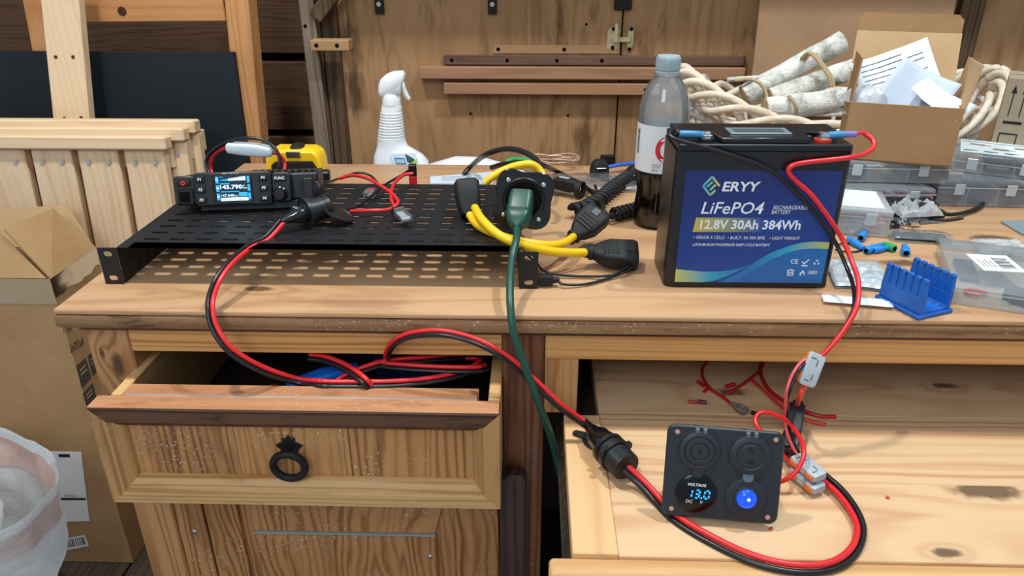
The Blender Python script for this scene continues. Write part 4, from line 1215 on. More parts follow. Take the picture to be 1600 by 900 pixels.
cable(cc, [at(894, 328, Z=.012), at(900, 318, Z=.020), at(915, 323, Z=.022), at(932, 333, Z=.014), at(945, 336, Z=.010), at(958, 336, Z=.010)], .0026, M_RUBBER, 'straight_lead')
cable(cc, [at(930, 290, Z=.012), at(934, 302, Z=.016), at(940, 318, Z=.020), at(944, 330, Z=.018), at(955, 340, Z=.010), at(966, 336, Z=.010)], .0024, M_RUBBER, 'straight_lead')
pl1 = thing('mic_plug', 'black moulded plug with ring beside the flange, left of the coiled cord', 'plug', at(885, 300, Z=0))
a, b = at(868, 285, Z=.018), at(902, 291, Z=.018)
d = (b - a).normalized(); ff = frame(a, V((0, 0, 1)).cross(d), d.cross(V((0, 0, 1)).cross(d)))
L = (b - a).length
MB().loft([(0, .018, .016, 5), (L * .5, .020, .019, 6), (L * .8, .020, .019, 6), (L, .016, .015, 5)], ff, 20).build('plug_body', M_RUBBER, pl1, True)
MB().box((0, .0098, L * .4), (.006, .0008, L * .45), ff, .0003).build('moulded_stripe', M_GREYPL, pl1, True)
MB().lathe([(.0125, L), (.0125, L + .009), (.0095, L + .009), (.0095, L + .002)], 24, ff @ T(0, -.004, 0), False).build('collar_ring', M_RUBBER, pl1, True)
for nm, lab, x, y, s in (('barrel_plug', 'black angular plug lying on the bag left of the bottle', 936, 276, 1.0), ('barrel_plug', 'black angular plug tucked right beside the soda bottle base', 990, 287, .95)):
    p = at(x, y, Z=.0)
    t = thing(nm, lab, 'plug', p, 10)
    MB().loft([(.002, .030 * s, .022, 4), (.012, .030 * s, .024, 5), (.022, .026 * s, .022, 4), (.028, .016, .016, 3)], I4, 20).build('plug_body', M_RUBBER, t)
    MB().box((0, -.0125, .012), (.016, .002, .012), I4, .0006).build('plug_face', M_GLOSS, t)
    MB().tube([(.0, -.012, .006), (.003, -.022, .005), (.006, -.034, .004)], .003, 8).build('lead_stub', M_RUBBER, t)

# ================================================================== battery
M_CASE = plain('battery_case_plastic', '#141619', .30, .5, bump=.06, bscale=900)
M_LABEL = None
def label_mat():
    N = NT('printed_blue_label')
    p = N.coords()
    sx = N.node('ShaderNodeSeparateXYZ'); N.lk(p, sx.inputs[0])
    k = N.math('ADD', N.math('MULTIPLY', sx.outputs[0], 1.2), N.math('MULTIPLY', sx.outputs[2], -5.2))
    k = N.math('ADD', k, .62)
    N.lk(N.ramp(k, [(0, srgb('#152a6e')), (.55, srgb('#1b4597')), (1, srgb('#2167b2'))]), N.b.inputs['Base Color'])
    N.b.inputs['Roughness'].default_value = .30
    return N.m
def grad_mat(name, a, b, x0, x1, c=None):
    N = NT(name)
    sx = N.node('ShaderNodeSeparateXYZ'); N.lk(N.coords(), sx.inputs[0])
    k = N.node('ShaderNodeMapRange'); N.lk(sx.outputs[0], k.inputs[0]); k.inputs[1].default_value = x0; k.inputs[2].default_value = x1
    st = [(0, srgb(a)), (1, srgb(b))] if not c else [(0, srgb(a)), (.5, srgb(c)), (1, srgb(b))]
    N.lk(N.ramp(k.outputs[0], st), N.b.inputs['Base Color']); N.b.inputs['Roughness'].default_value = .3
    return N.m
BT = thing('battery', 'black lithium battery with large blue printed label standing on the worktable', 'battery', (.2395, .784, 0), .4)
BW, BD, BH = .1815, .077, .1535
MB().loft([(0, BW - .003, BD - .003, 14), (.002, BW, BD, 14), (BH, BW, BD, 14)], I4, 40).build('case', M_CASE, BT)
BX0, BX1, BY0 = -BW / 2, BW / 2, -BD / 2
fr0 = lambda x, z, y=BY0: frame((x, y, z), (1, 0, 0), (0, 0, 1))
# lid: lower deck everywhere, raised centre block
lid = MB().bb(BX0 + .002, BX1 - .002, BY0 + .002, -BY0 - .002, BH - .0005, BH + .0075, bevel=.0012)
lid.build('lid', M_CASE, BT)
ot = [(BX0 + .0045, BY0 + .036), (BX0 + .040, BY0 + .036), (BX0 + .046, BY0 + .0045), (BX1 - .046, BY0 + .0045), (BX1 - .040, BY0 + .036), (BX1 - .0045, BY0 + .036), (BX1 - .0045, -BY0 - .004), (BX0 + .0045, -BY0 - .004)]
top = MB().prism(ot, .0058, T(0, 0, BH + .0074), .0012).build('raised_lid', M_CASE, BT)
dsp = MB().bb(-.032, .032, BY0 + .022, BY0 + .048, BH + .0132, BH + .0142, bevel=.0004).build('display_frame', plain('grey_metallic_film', '#8fa3a8', .25, .5, .4), BT)
MB().bb(-.026, .026, BY0 + .028, BY0 + .042, BH + .0143, BH + .0146).build('display_window', plain('dim_lcd', '#4b5f66', .15), dsp)
text('+', T(.047, BY0 + .012, BH + .0133), .004, M_GREYPL, BT, align='C')
def terminal(x, col, nm):
    t = MB().lathe([(.0085, 0), (.0085, .003), (.0070, .0036)], 20, T(x, BY0 + .016, BH + .0076)).build(nm, col, BT)
    MB().lathe([(.0062, .0037), (.0062, .0052), (.0050, .0056), (.0050, .0095), (.0042, .0102)], 6, T(x, BY0 + .016, BH + .0076)).lathe([(.0068, .0036), (.0068, .0046)], 20, T(x, BY0 + .016, BH + .0076)).build('bolt', M_CHROME, t)
terminal(-.058, M_BLACK, 'negative_terminal'); terminal(.062, plain('red_terminal_ring', '#d03a22', .4), 'positive_terminal')
LX0, LX1, LZ0, LZ1 = BX0 + .0115, BX1 - .0085, .0072, .1340
YL = BY0 - .0002
lbl = MB().bb(LX0, LX1, YL, BY0 + .001, LZ0, LZ1).build('front_label', label_mat(), BT)
def lf(u, v, d=.0001): return (LX0 + (LX1 - LX0) * u, YL - d, LZ0 + (LZ1 - LZ0) * v)   # label coordinates, v from the bottom
M_LW = plain('label_white', '#e8eef4', .35)
def swoosh(ptop, pbot, mat, d, nm='label_wave'):
    m = MB(); a = cr([lf(u, v, d) for u, v in ptop], 8); b = cr([lf(u, v, d) for u, v in pbot], 8)
    n = min(len(a), len(b))
    for i in range(n - 1): m.quad(a[i], a[i + 1], b[i + 1], b[i])
    return m.build(nm, mat, lbl)
g1 = grad_mat('wave_yellow_to_blue', '#c3c46a', '#1f74b8', LX0, LX0 + .075, '#2fa3c4')
g2 = grad_mat('wave_blue_to_yellow', '#1f74b8', '#bfc465', 0, LX1, '#2fa6c8')
g3 = grad_mat('lower_field', '#1f62b0', '#2170b6', -.03, LX1)
swoosh([(.35, 0), (.55, .19), (.75, .32), (.90, .365), (1, .37)], [(.35, 0), (.55, 0), (.75, 0), (.90, 0), (1, 0)], g3, .0001, 'label_field')
swoosh([(0, .122), (.10, .110), (.22, .100), (.36, .115), (.48, .165), (.56, .230)], [(0, 0), (.10, 0), (.20, 0), (.30, .030), (.44, .120), (.56, .228)], g1, .0002)
swoosh([(.30, .0), (.46, .125), (.60, .262), (.75, .352), (.88, .385), (1, .380)], [(.40, .0), (.52, .115), (.64, .222), (.77, .298), (.88, .322), (1, .320)], g2, .0003)
# logo: a rhombus ring with a hook
cx, cz = lf(.172, .870)[0], lf(.172, .870)[2]
lm = grad_mat('logo_gradient', '#3fb6d8', '#d8cf60', cx - .009, cx + .008, '#7fc4a0')
s_ = .0100
m = MB()
for a, b in (((0, 1), (1, 0)), ((-1, 0), (0, 1)), ((-1, 0), (0, -1)), ((0, -1), (.55, -.45))):
    a, b = V((a[0] * .85, a[1], 0)) * s_, V((b[0] * .85, b[1], 0)) * s_
    m.bar((cx + a.x, YL - .0003, cz + a.y), (cx + b.x, YL - .0003, cz + b.y), .0022, .0002, (0, 0, 1) if abs(a.y - b.y) < 1e-6 else (1, 0, 0))
m.bar((cx + .0045, YL - .0003, cz + .0015), (cx - .001, YL - .0003, cz - .0045), .0022, .0002, (1, 0, 0))
m.bar((cx + .001, YL - .0003, cz + .0045), (cx - .0045, YL - .0003, cz - .001), .0022, .0002, (1, 0, 0))
m.build('logo', lm, lbl)
def lt(s, u, v, h, w=None, mat=M_LW, shear=0, bold=0, d=.0004):
    p = lf(u, v, d)
    return text(s, fr0(p[0], p[2], p[1]), h, mat, lbl, w=w, shear=shear, bold=bold, depth=0)
LW_ = LX1 - LX0
lt('ERYY', .243, .825, .0105, LW_ * .245, bold=.025, shear=.15)
lt('LiFePO4', .125, .628, .0135, LW_ * .405, shear=.2, bold=.008)
lt('RECHARGEABLE', .592, .672, .0043, LW_ * .225, shear=.15)
lt('BATTERY', .585, .632, .0043, LW_ * .125, shear=.15)
gb = grad_mat('yellow_fading_bar', '#c9b64a', '#1b4597', LX0 + LW_ * .09, LX0 + LW_ * .55, '#8f9a72')
a, b = lf(.085, .468, .0002), lf(.80, .595, .0002)
MB().prism([(a[0], a[2]), (b[0] - .002, a[2]), (b[0], b[2]), (a[0] + .002, b[2])], .0001, fr0(0, 0, a[1])).build('label_bar', gb, lbl)
lt('12.8V 30Ah 384Wh', .128, .492, .0108, LW_ * .662, bold=.025, shear=.04)
lt('\u2022 GRADE A CELLS', .095, .405, .0036, LW_ * .205)
lt('\u2022 BUILT- IN 30A BMS', .322, .403, .0036, LW_ * .245)
lt('\u2022 LIGHT WEIGHT', .598, .402, .0036, LW_ * .200)
lt('LITHIUM IRON PHOSPHATE DEEP CYCLE BATTERY', .095, .340, .0031, LW_ * .515, shear=.2, bold=.01)
lt('CE', .765, .182, .0052, LW_ * .05, bold=.01)
lt('UN38.3', .915 - .02, .085, .0040, LW_ * .060, bold=.02)
def icon(pl, d=.0004, nm='label_icon'):
    m = MB()
    for o in pl: m.prism([(lf(u, v)[0], lf(u, v)[2]) for u, v in o], .0001, fr0(0, 0, YL - d))
    return m.build(nm, M_LW, lbl)
icon([[(.845, .205), (.856, .190), (.884, .226), (.890, .220), (.857, .175), (.838, .198)], [(.842, .158), (.882, .158), (.882, .170), (.842, .170)]])
rc = []
for k in range(3):
    a0 = math.pi / 2 + k * 2 * math.pi / 3
    pts = []
    for r_ in (.024, .012):
        seq = [a0 + .55 * t for t in (-1, -.33, .33, 1)]
        pts += [(.940 + r_ * _c(t) * .82, .194 + r_ * _s(t) * 1.05) for t in (seq if r_ > .02 else reversed(seq))]
    rc.append(pts)
icon(rc)
icon([[(.752, .118), (.800, .118), (.800, .124), (.752, .124)], [(.758, .068), (.794, .068), (.796, .074), (.756, .074)], [(.756, .072), (.763, .072), (.762, .118), (.754, .118)], [(.789, .072), (.796, .072), (.798, .118), (.790, .118)], [(.768, .080), (.772, .080), (.783, .110), (.779, .110)], [(.766, .080), (.770, .080), (.770, .110), (.766, .110)], [(.781, .080), (.785, .080), (.785, .110), (.781, .110)], [(.768, .126), (.784, .126), (.784, .131), (.768, .131)]])
icon([[(.842, .072), (.838, .088), (.843, .104), (.848, .098), (.855, .128), (.866, .108), (.872, .098), (.874, .084), (.869, .072), (.866, .090), (.858, .100), (.850, .088), (.848, .072)]])

# leads of the battery: over the label, off the table front, into the grey lever connector
bl_ = thing('battery_leads', 'black and red battery leads draped across the blue battery label and over the table edge', 'power lead', (.33, .72, .1))
YB = .7405
tn_ = WM(BT) @ V((-.058, BY0 + .016, BH + .0135)); tp_ = WM(BT) @ V((.062, BY0 + .016, BH + .0135))
M_SHRB = plain('blue_heat_shrink', '#3f86b4', .3, .5)
M_SHRP = plain('violet_heat_shrink', '#7a6cab', .35, .5)
MB().tube(cr([tn_ + V((-.004, 0, 0)), tn_ + V((-.012, -.002, .0015)), tn_ + V((-.024, -.003, .002)), tn_ + V((-.029, -.003, .002))], 5), .0035, 10, radii=None).build('heat_shrink', M_SHRB, bl_, True)
MB().box((0, 0, 0), (.010, .011, .0018), T(*(tn_ + V((0, 0, .0005)))), .0005).build('ring_lug', M_CHROME, bl_, True)
MB().box((0, 0, 0), (.010, .011, .0018), T(*(tp_ + V((0, 0, .0005)))), .0005).build('ring_lug', M_CHROME, bl_, True)
MB().tube(cr([tp_ + V((.004, 0, 0)), tp_ + V((.012, -.001, .0012)), tp_ + V((.020, -.001, .0015))], 5), .0038, 10).build('heat_shrink', M_SHRB, bl_, True)
MB().tube(cr([tp_ + V((.019, -.001, .0015)), tp_ + V((.026, -.001, .0018)), tp_ + V((.032, -.001, .002))], 5), .0034, 10).build('heat_shrink', M_SHRP, bl_, True)
cable(bl_, [tn_ + V((-.028, -.003, .002)), at(1052, 202, Y=.760), at(1046, 208, Y=.748), at(1050, 215, Y=.742), at(1066, 221, Y=YB), at(1100, 230, Y=YB - .001), at(1150, 245, Y=YB - .001), at(1195, 261, Y=YB - .001), at(1228, 284, Y=YB - .001), at(1258, 315, Y=YB - .001), at(1287, 350, Y=YB - .002), at(1308, 384, Y=YB - .004), at(1323, 418, Y=.718), at(1333, 447, Y=.694), at(1334, 481, Y=.668), at(1320, 512, Y=.655), at(1298, 540, Y=.646), at(1278, 562, Y=.642)], .0022, M_BLK, 'black_wire')
cable(bl_, [tp_ + V((.031, -.001, .002)), at(1348, 208, Y=.77), at(1362, 217, Y=.765), at(1365, 229, Y=.757), at(1352, 240, Y=.748), at(1328, 246, Y=YB - .001), at(1295, 250, Y=YB - .001), at(1258, 254, Y=YB - .002), at(1238, 259, Y=YB - .002), at(1232, 268, Y=YB - .002), at(1243, 282, Y=YB - .003), at(1268, 305, Y=YB - .005), at(1296, 342, Y=YB - .006), at(1317, 375, Y=YB - .008), at(1331, 408, Y=.715), at(1341, 440, Y=.690), at(1339, 478, Y=.664), at(1324, 508, Y=.651), at(1302, 537, Y=.642), at(1280, 560, Y=.638)], .0026, M_RED, 'red_wire')

# ================================================================== soda bottle
SB = thing('soda_bottle', 'half-empty clear soda bottle with grey cap and white label behind the battery', 'bottle', (.1695, .952, 0))
M_PET = film('clear_bottle_plastic', '#eef2f2', .82, .05, .8)
def cola():
    N = NT('dark_cola'); N.b.inputs['Base Color'].default_value = (*srgb('#190b08'), 1); N.b.inputs['Roughness'].default_value = .08
    return N.m
prof = [(.0, .004), (.018, .002), (.026, 0), (.030, .006), (.0305, .020), (.0285, .034), (.0270, .046), (.0285, .058), (.0315, .070), (.0320, .080), (.0320, .138), (.0325, .146), (.0318, .156), (.0285, .172), (.0225, .186), (.0160, .196), (.0140, .201), (.0140, .208)]
MB().lathe(prof[9:], 36, I4, False).build('bottle_body', M_PET, SB, smooth=60)
MB().lathe(prof[:10], 36, I4, False).build('bottle_base', film('clear_plastic_over_cola', '#3a2a26', .97, .06, .6), SB, smooth=60)
k = .93
MB().lathe([(r * k, z + .0015) for r, z in prof[1:9]] + [(.0295, .073), (.0, .073)], 32).build('cola', cola(), SB, smooth=50)
MB().lathe([(.0323, .0785), (.0323, .139)], 40, I4, False).build('label', plain('silver_white_label', '#dfe2e4', .35, .5), SB)
cap = MB().lathe([(.0146, .2035), (.0148, .2045), (.0148, .2185), (.0138, .2205), (.0, .2210)], 36).lathe([(.0150, .2000), (.0150, .2030)], 32)
cap = cap.build('cap', plain('grey_cap', '#9fb0b4', .4, .5), SB)
for i in range(36):
    a = i * math.pi / 18
    MB().box((.0149 * _c(a), .0149 * _s(a), .2110), (.0009, .0010, .013), I4).build('cap_ridge', cap.data.materials[0], cap) if i % 1 == 0 else None
MB().lathe([(.0143, .1965), (.0172, .1975), (.0172, .1990), (.0143, .1998)], 32).build('neck_ring', M_PET, SB)
def curved_text(s, ang0, z, h, mat, w, bold=0, R_=.0326, par=SB):
    o = text(s, I4, h, mat, par, w=w, bold=bold, depth=0, res=8)
    if not o: return
    for v in o.data.vertices:
        a = math.radians(ang0) + v.co.x / R_
        v.co = V((R_ * _c(a), R_ * _s(a), z + v.co.y))
curved_text('C', -112, .092, .036, plain('red_label_print', '#d32026', .4), .030, .015)
curved_text('16.9 FL OZ', -117, .0885, .0028, M_INK, .0115); curved_text('(1.06 PT)', -117, .0850, .0028, M_INK, .010); curved_text('500 mL', -117, .0815, .0028, M_INK, .008)
m = MB()
random.seed(8)
z = .100
while z < .132:
    a0, a1 = math.radians(-168), math.radians(-158)
    h = random.choice((.0004, .0008, .0012))
    m.quad(V((.0326 * _c(a0), .0326 * _s(a0), z)), V((.0326 * _c(a1), .0326 * _s(a1), z)), V((.0326 * _c(a1), .0326 * _s(a1), z + h)), V((.0326 * _c(a0), .0326 * _s(a0), z + h)))
    z += h + random.choice((.0005, .0009))
m.build('barcode', M_INK, SB)

# ================================================================== spray bottle behind the table
SP = thing('spray_bottle', 'white ribbed trigger spray bottle standing on the bench behind the table', 'spray bottle', (-.2470, 1.365, -.13), 0)
zb = .13
secs = [(0, .096, .058, 3), (.004, .102, .062, 3.2), (.085, .106, .064, 3), (.100, .103, .062, 2.6, .0, 0), (.112, .092, .056, 2.4, -.004, 0), (.122, .072, .050, 2.2, -.010, 0), (.130, .058, .046, 2, -.0145, 0), (.140, .053, .044, 2, -.0155, 0)]
for i in range(10):
    z = .144 + i * .0052
    w = .0510 - i * .0011
    dx = -.0155 + i * .0004
    secs += [(z, w, .043 - i * .0006, 2.2, dx, 0), (z + .0021, w, .043 - i * .0006, 2.2, dx, 0), (z + .0027, w - .0022, .041 - i * .0006, 2.2, dx, 0), (z + .0046, w - .0022, .041 - i * .0006, 2.2, dx, 0)]
secs += [(.200, .039, .034, 2, -.0108, 0), (.206, .036, .033, 2, -.0105, 0)]
MB().loft(secs, I4, 40).build('bottle', M_WHITEPL, SP, smooth=40)
MB().lathe([(.0172, .206), (.0172, .224), (.0160, .226)], 32, T(-.0105, 0, 0)).build('collar', M_WHITEPL, SP)
hd = [(-.030, .224), (-.0315, .232), (-.030, .244), (-.025, .254), (-.016, .261), (-.004, .2655), (.012, .2665), (.0165, .264), (.0175, .259), (.0160, .252), (.0125, .247), (.0100, .240), (.0085, .226), (-.014, .2245), (-.020, .2215), (-.026, .2205)]
MB().prism(hd, .027, fr(0, 0, .0135), .004).build('spray_head', M_WHITEPL, SP, smooth=50)
tr = [(.0105, .249), (.0145, .249), (.0175, .236), (.0210, .226), (.0255, .218), (.0240, .2145), (.0195, .2155), (.0145, .222), (.0115, .234)]
MB().prism(tr, .013, fr(0, 0, .0065), .0015).build('trigger', M_WHITEPL, SP, smooth=50)
lb2 = MB()
def onb(u, v):
    z = .088 + .034 * v
    return V((-.004 + .046 * u - .010 * v, -.0335 + .22 * max(0, z - .098) + .012 * max(0, u - .4) ** 1.5, z))
M_DKG = plain('dark_green_print', '#1d5a4c', .4); M_LIME = plain('lime_print', '#b6c75a', .4)
lo = MB().sheet(lambda u, v: onb(u, v) + V((0, -.0002, 0)), 10, 4).build('label', plain('pale_label', '#dbe7ec', .35), SP)
MB().sheet(lambda u, v: onb(.1 + .42 * u, .42 + .36 * v) + V((0, -.0005, 0)), 6, 3).build('label_logo', plain('blue_logo_patch', '#3d7fae', .4), lo)
MB().sheet(lambda u, v: onb(.13 + .36 * u, .50 + .2 * v) + V((0, -.0008, 0)), 6, 3).build('label_logo_bar', plain('pale_logo_bar', '#a8cadd', .4), lo)
MB().sheet(lambda u, v: onb(.58 + .3 * u, .55 - .2 * u + (.45 - .1 * u) * v) + V((0, -.0005, 0)), 6, 3).build('label_patch', M_DKG, lo)
MB().sheet(lambda u, v: onb(.42 + .55 * u, .05 + .5 * u + .16 * v) + V((0, -.0009, 0)), 6, 3).build('label_stripe', M_LIME, lo)
wj = thing('white_bottle', 'smooth white bottle lying on its side behind the table, right of the spray bottle', 'bottle', (-.135, 1.375, -.13))
MB().loft([(-.085, .05, .060, 2.4), (-.080, .075, .078, 2.6), (-.03, .104, .096, 2.4), (.02, .102, .096, 2.4), (.060, .082, .080, 2.2), (.085, .058, .060, 2), (.095, .034, .034, 2), (.115, .030, .030, 2)], T(.02, 0, .053) @ RY(90) @ RX(0), 32).build('bottle', M_WHITEPL, wj, smooth=60)

# ================================================================== log basket
M_WIL = wood('peeled_willow', '#e6d8c2', '#d2c0a6', '#a8937a', 'X', ring=5, cross=30, along=20, rough=.55, contrast=.5, rnd=False)
M_WIL2 = wood('grey_willow', '#dad2c6', '#c2b8aa', '#978b7c', 'X', ring=5, cross=30, along=20, rough=.6, contrast=.5, rnd=False)
BK = thing('willow_basket', 'oval braided willow basket of birch logs on the bench behind the battery', 'basket', (.575, 1.432, -.13))
BA, BB = .290, .165
def rim(t, k=1.0, dz=0.0):
    """basket rim: oval, the ends raised like a boat"""
    return V((.575 + BA * k * _c(t), 1.432 + BB * k * _s(t), .045 + .070 * abs(_c(t)) ** 3 + dz))
NB = 7
for s in range(4):
    pts = []
    for i in range(240):
        t = 2 * math.pi * i / 240
        ph = NB * t + s * math.pi / 2
        p = rim(t, 1 + .055 * _c(ph))
        p.z += .021 * math.sin(ph)
        pts.append(p)
    MB().tube(pts, .0066, 8, True).build('rim_strand', M_WIL, BK, True, smooth=80)
NS = 26
for j in range(9):
    v = .06 + .84 * j / 8
    pts = []
    for i in range(NS * 6):
        t = 2 * math.pi * i / (NS * 6)
        k = .72 + .26 * v + .018 * math.sin(NS / 2 * t + (j % 2) * math.pi)
        p = rim(t, k)
        p.z = -.13 + (p.z - .012 + .13) * v
        pts.append(p)
    MB().tube(pts, .0052, 6, True).build('woven_strand', M_WIL2 if j % 3 else M_WIL, BK, True, smooth=80)
for i in range(NS):
    t = 2 * math.pi * (i + .5) / NS
    a = rim(t, .73); b = rim(t, .975); a.z = -.128
    MB().tube([a, a.lerp(b, .5), b], .0045, 6).build('stake', M_WIL2, BK, True, smooth=80)
m = MB(); ring = []
for i in range(40):
    t = 2 * math.pi * i / 40
    ring.append(V((.575 + BA * .72 * _c(t), 1.432 + BB * .72 * _s(t), 0)))
m.prism([(p.x, p.y) for p in ring], .008, T(0, 0, -.1295)).build('basket_base', M_WIL2, BK, True)

def birch(name, dark):
    N = NT(name); p = N.coords(True)
    a = N.noise(N.mapping(p, (30, 30, 30)), 1.0, 4, .65, .5)
    l = N.noise(N.mapping(p, (140, 140, 620)), 1.0, 2, .5)
    big = N.noise(N.mapping(p, (13, 13, 16)), 1.0, 4, .6, .6)
    col = N.ramp(a, [(.30, srgb('#8d8a80')), (.48, srgb('#d3d1c6')), (.68, srgb('#efede4'))])
    col = N.mix(N.math('MULTIPLY', N.smooth(l, .62, .70), .55), col, srgb('#6a5c4e'))
    col = N.mix(N.math('MULTIPLY', N.smooth(big, .60, .68), dark), col, srgb('#3b2e28'))
    N.lk(col, N.b.inputs['Base Color']); N.b.inputs['Roughness'].default_value = .75; N.b.inputs['Specular IOR Level'].default_value = .2
    N.bump(N.math('ADD', a, l), .5, .003)
    return N.m
M_BIRCH = birch('white_birch_bark', .35); M_BIRCH2 = birch('stained_birch_bark', .8)
M_ENDG = wood('log_end_grain', '#d6bd98', '#bfa27a', '#8f7350', 'Z', ring=10, rough=.7)
M_TWINE = plain('jute_twine', '#b7a07b', .9, .1, bump=.6, bscale=900)
def log(label, p0, p1, r, mat):
    p0, p1 = V(p0), V(p1); d = (p1 - p0); L = d.length
    t = thing('birch_log', label, 'log', p0, 0, 'birch logs tied in a bundle')
    ff = frame(p0, d.orthogonal(), d.cross(d.orthogonal()))
    sd = r * 977 + p0.x * 31
    def fn(u, v):
        a = 2 * math.pi * u
        rr = r * (1 + .10 * noise.noise(V((_c(a) * 1.2, _s(a) * 1.2, v * 5 + sd))) + .05 * noise.noise(V((_c(a) * 4, _s(a) * 4, v * 22 + sd))))
        return ff @ V((rr * _c(a), rr * _s(a), v * L))
    MB().sheet(fn, 28, 22, True).build('bark', mat, t, True, smooth=70)
    for z in (0, L):
        MB().cyl(ff @ V((0, 0, z - .001)), ff @ V((0, 0, z + .0005)), r * .93, seg=24).build('cut_end', M_ENDG, t, True)
    return t
log('top birch log of the tied bundle, slanting up to the open carton', at(1163, 150, Y=1.43), at(1316, 64, Y=1.45), .0200, M_BIRCH)
log('middle birch log of the tied bundle, with a reddish bark tear', at(1205, 154, Y=1.395), at(1340, 104, Y=1.41), .0185, M_BIRCH2)
log('lowest birch log of the tied bundle, with a big black stain', at(1195, 171, Y=1.350), at(1345, 152, Y=1.360), .0215, M_BIRCH2)
stk = MB().tube(cr([at(1136, 125, Y=1.42), at(1160, 123, Y=1.42), at(1190, 121, Y=1.43)], 4), .0045, 8).build('birch_twig', M_BIRCH2)
tag(stk, 'thin cut birch twig poking left out of the tied log bundle', 'twig')
tw = thing('twine', 'jute twine wound around the bundle of birch logs', 'twine', (.55, 1.4, .1))
cable(tw, [at(1252, 92, Y=1.425), at(1262, 83, Y=1.405), at(1272, 88, Y=1.388), at(1285, 104, Y=1.375), at(1294, 118, Y=1.365), at(1299, 134, Y=1.360)], .0032, M_TWINE, 'twine_loop')
cable(tw, [at(1257, 94, Y=1.425), at(1267, 84, Y=1.404), at(1277, 90, Y=1.386), at(1290, 106, Y=1.372), at(1300, 122, Y=1.362), at(1303, 136, Y=1.358)], .0030, M_TWINE, 'twine_loop')
cable(tw, [at(1150, 126, Y=1.40), at(1172, 124, Y=1.385), at(1188, 131, Y=1.375), at(1196, 143, Y=1.37), at(1199, 158, Y=1.365)], .0032, M_TWINE, 'twine_loop')
cable(tw, [at(1232, 150, Y=1.335), at(1240, 158, Y=1.325), at(1244, 168, Y=1.322), at(1243, 178, Y=1.325)], .0032, M_TWINE, 'twine_loop')

# cardboard sheet behind the basket
cs = MB().bar(V((.671, 1.655, .32)), V((.671, 1.615, -.128)), .400, .006, (1, 0, 0), .0008).build('cardboard_sheet', board('flat_brown_cardboard', '#b08c6a', '#98765a'))
tag(cs, 'large flat sheet of brown cardboard leaning on the doors behind the log basket', 'cardboard')

# ================================================================== open carton on the plastic cases
OC = thing('open_carton', 'open brown cardboard box stuffed with white papers on top of the plastic cases', 'carton', (.527, 1.075, .066), -18)
M_CARDO = board('kraft_outside', '#ac875f', '#94714c')
M_CARDI = board('kraft_inside', '#c8a67e', '#b18e66')
w, d, h = .141, .100, .080
MB().bb(-w / 2, w / 2, -d / 2, -d / 2 + .0022, 0, h).build('front_panel', M_CARDO, OC)
MB().bb(-w / 2, w / 2, d / 2 - .0022, d / 2, 0, h).build('back_panel', M_CARDO, OC)
for x in (-w / 2, w / 2 - .0022): MB().bb(x, x + .0022, -d / 2 + .0022, d / 2 - .0022, 0, h).build('side_panel', M_CARDO, OC)
MB().bb(-w / 2, w / 2, -d / 2, d / 2, 0, .002).build('bottom_panel', M_CARDO, OC)
def lflap(pts, mat, nm='flap', th=.0022):
    p = [V(q) for q in pts]; n = (p[1] - p[0]).cross(p[-1] - p[0]).normalized() * th
    m = MB(); k = len(p)
    a = [m.bm.verts.new(q) for q in p]; b = [m.bm.verts.new(q + n) for q in p]
    m.bm.faces.new(a); m.bm.faces.new(list(reversed(b)))
    for i in range(k): m.bm.faces.new((a[i], b[i], b[(i + 1) % k], a[(i + 1) % k]))
    return m.build(nm, mat, OC)
lflap([(-w / 2, d / 2, h), (w / 2, d / 2, h), (w / 2 - .001, d / 2 + .030, h + .082), (-w / 2 + .001, d / 2 + .030, h + .082)], M_CARDI, 'lid')
lflap([(-w / 2 + .002, d / 2 + .0305, h + .0825), (w / 2 - .002, d / 2 + .0305, h + .0825), (w / 2 - .002, d / 2 + .034, h + .100), (w / 2 - .009, d / 2 + .035, h + .107), (-w / 2 + .009, d / 2 + .035, h + .107), (-w / 2 + .002, d / 2 + .034, h + .100)], M_CARDO, 'tuck_flap')
lflap([(-w / 2, -d / 2 + .006, h), (-w / 2, d / 2 - .004, h), (-w / 2 + .002, d / 2 - .010, h + .058), (-w / 2 + .004, -d / 2 + .012, h + .058)], M_CARDO, 'side_flap')
lflap([(w / 2, -d / 2 + .004, h), (w / 2, d / 2 - .006, h), (w / 2 + .006, d / 2 - .012, h + .056), (w / 2 + .008, -d / 2 + .006, h + .056)], M_CARDI, 'side_flap')
M_PAPER = plain('white_paper', '#e6edf0', .6, .3); M_PAPER2 = plain('grey_paper_back', '#bfc9d8', .6, .3)
def paper(name, label, c, M, w, h, bend, mat, lines=0, corner=None):
    def fn(u, v):
        x, y = (u - .5) * w, (v - .5) * h
        z = bend * ((u - .5) ** 2 + .4 * (v - .5) * (u - .3)) + .002 * noise.noise(V((u * 4, v * 4, c[0] * 9)))
        return Mx @ V((x, y, z))
    Mx = T(*c) @ M
    o = MB().sheet(fn, 12, 12).build(name, mat, solid=.0004)
    tag(o, label, 'paper')
    for k in range(lines):
        v = .88 - k * .085
        l = .8 if k % 3 else .55
        m = MB()
        for q in range(8):
            u0, u1 = .10 + l * q / 8, .10 + l * (q + 1) / 8
            e = Mx.to_3x3() @ V((0, 0, .0006))
            m.quad(fn(u0, v) + e, fn(u1, v) + e, fn(u1, v + .012) + e, fn(u0, v + .012) + e)
        m.build('print_line', M_GREYINK, o, True)
    return o
oc = V(OC.location); CR = RZ(-18)
paper('printed_sheet', 'white printed instruction sheet sticking up out of the open cardboard box', oc + CR @ V((-.008, .030, .100)), CR @ RX(62) @ RZ(24), .105, .090, .02, M_PAPER, 8)
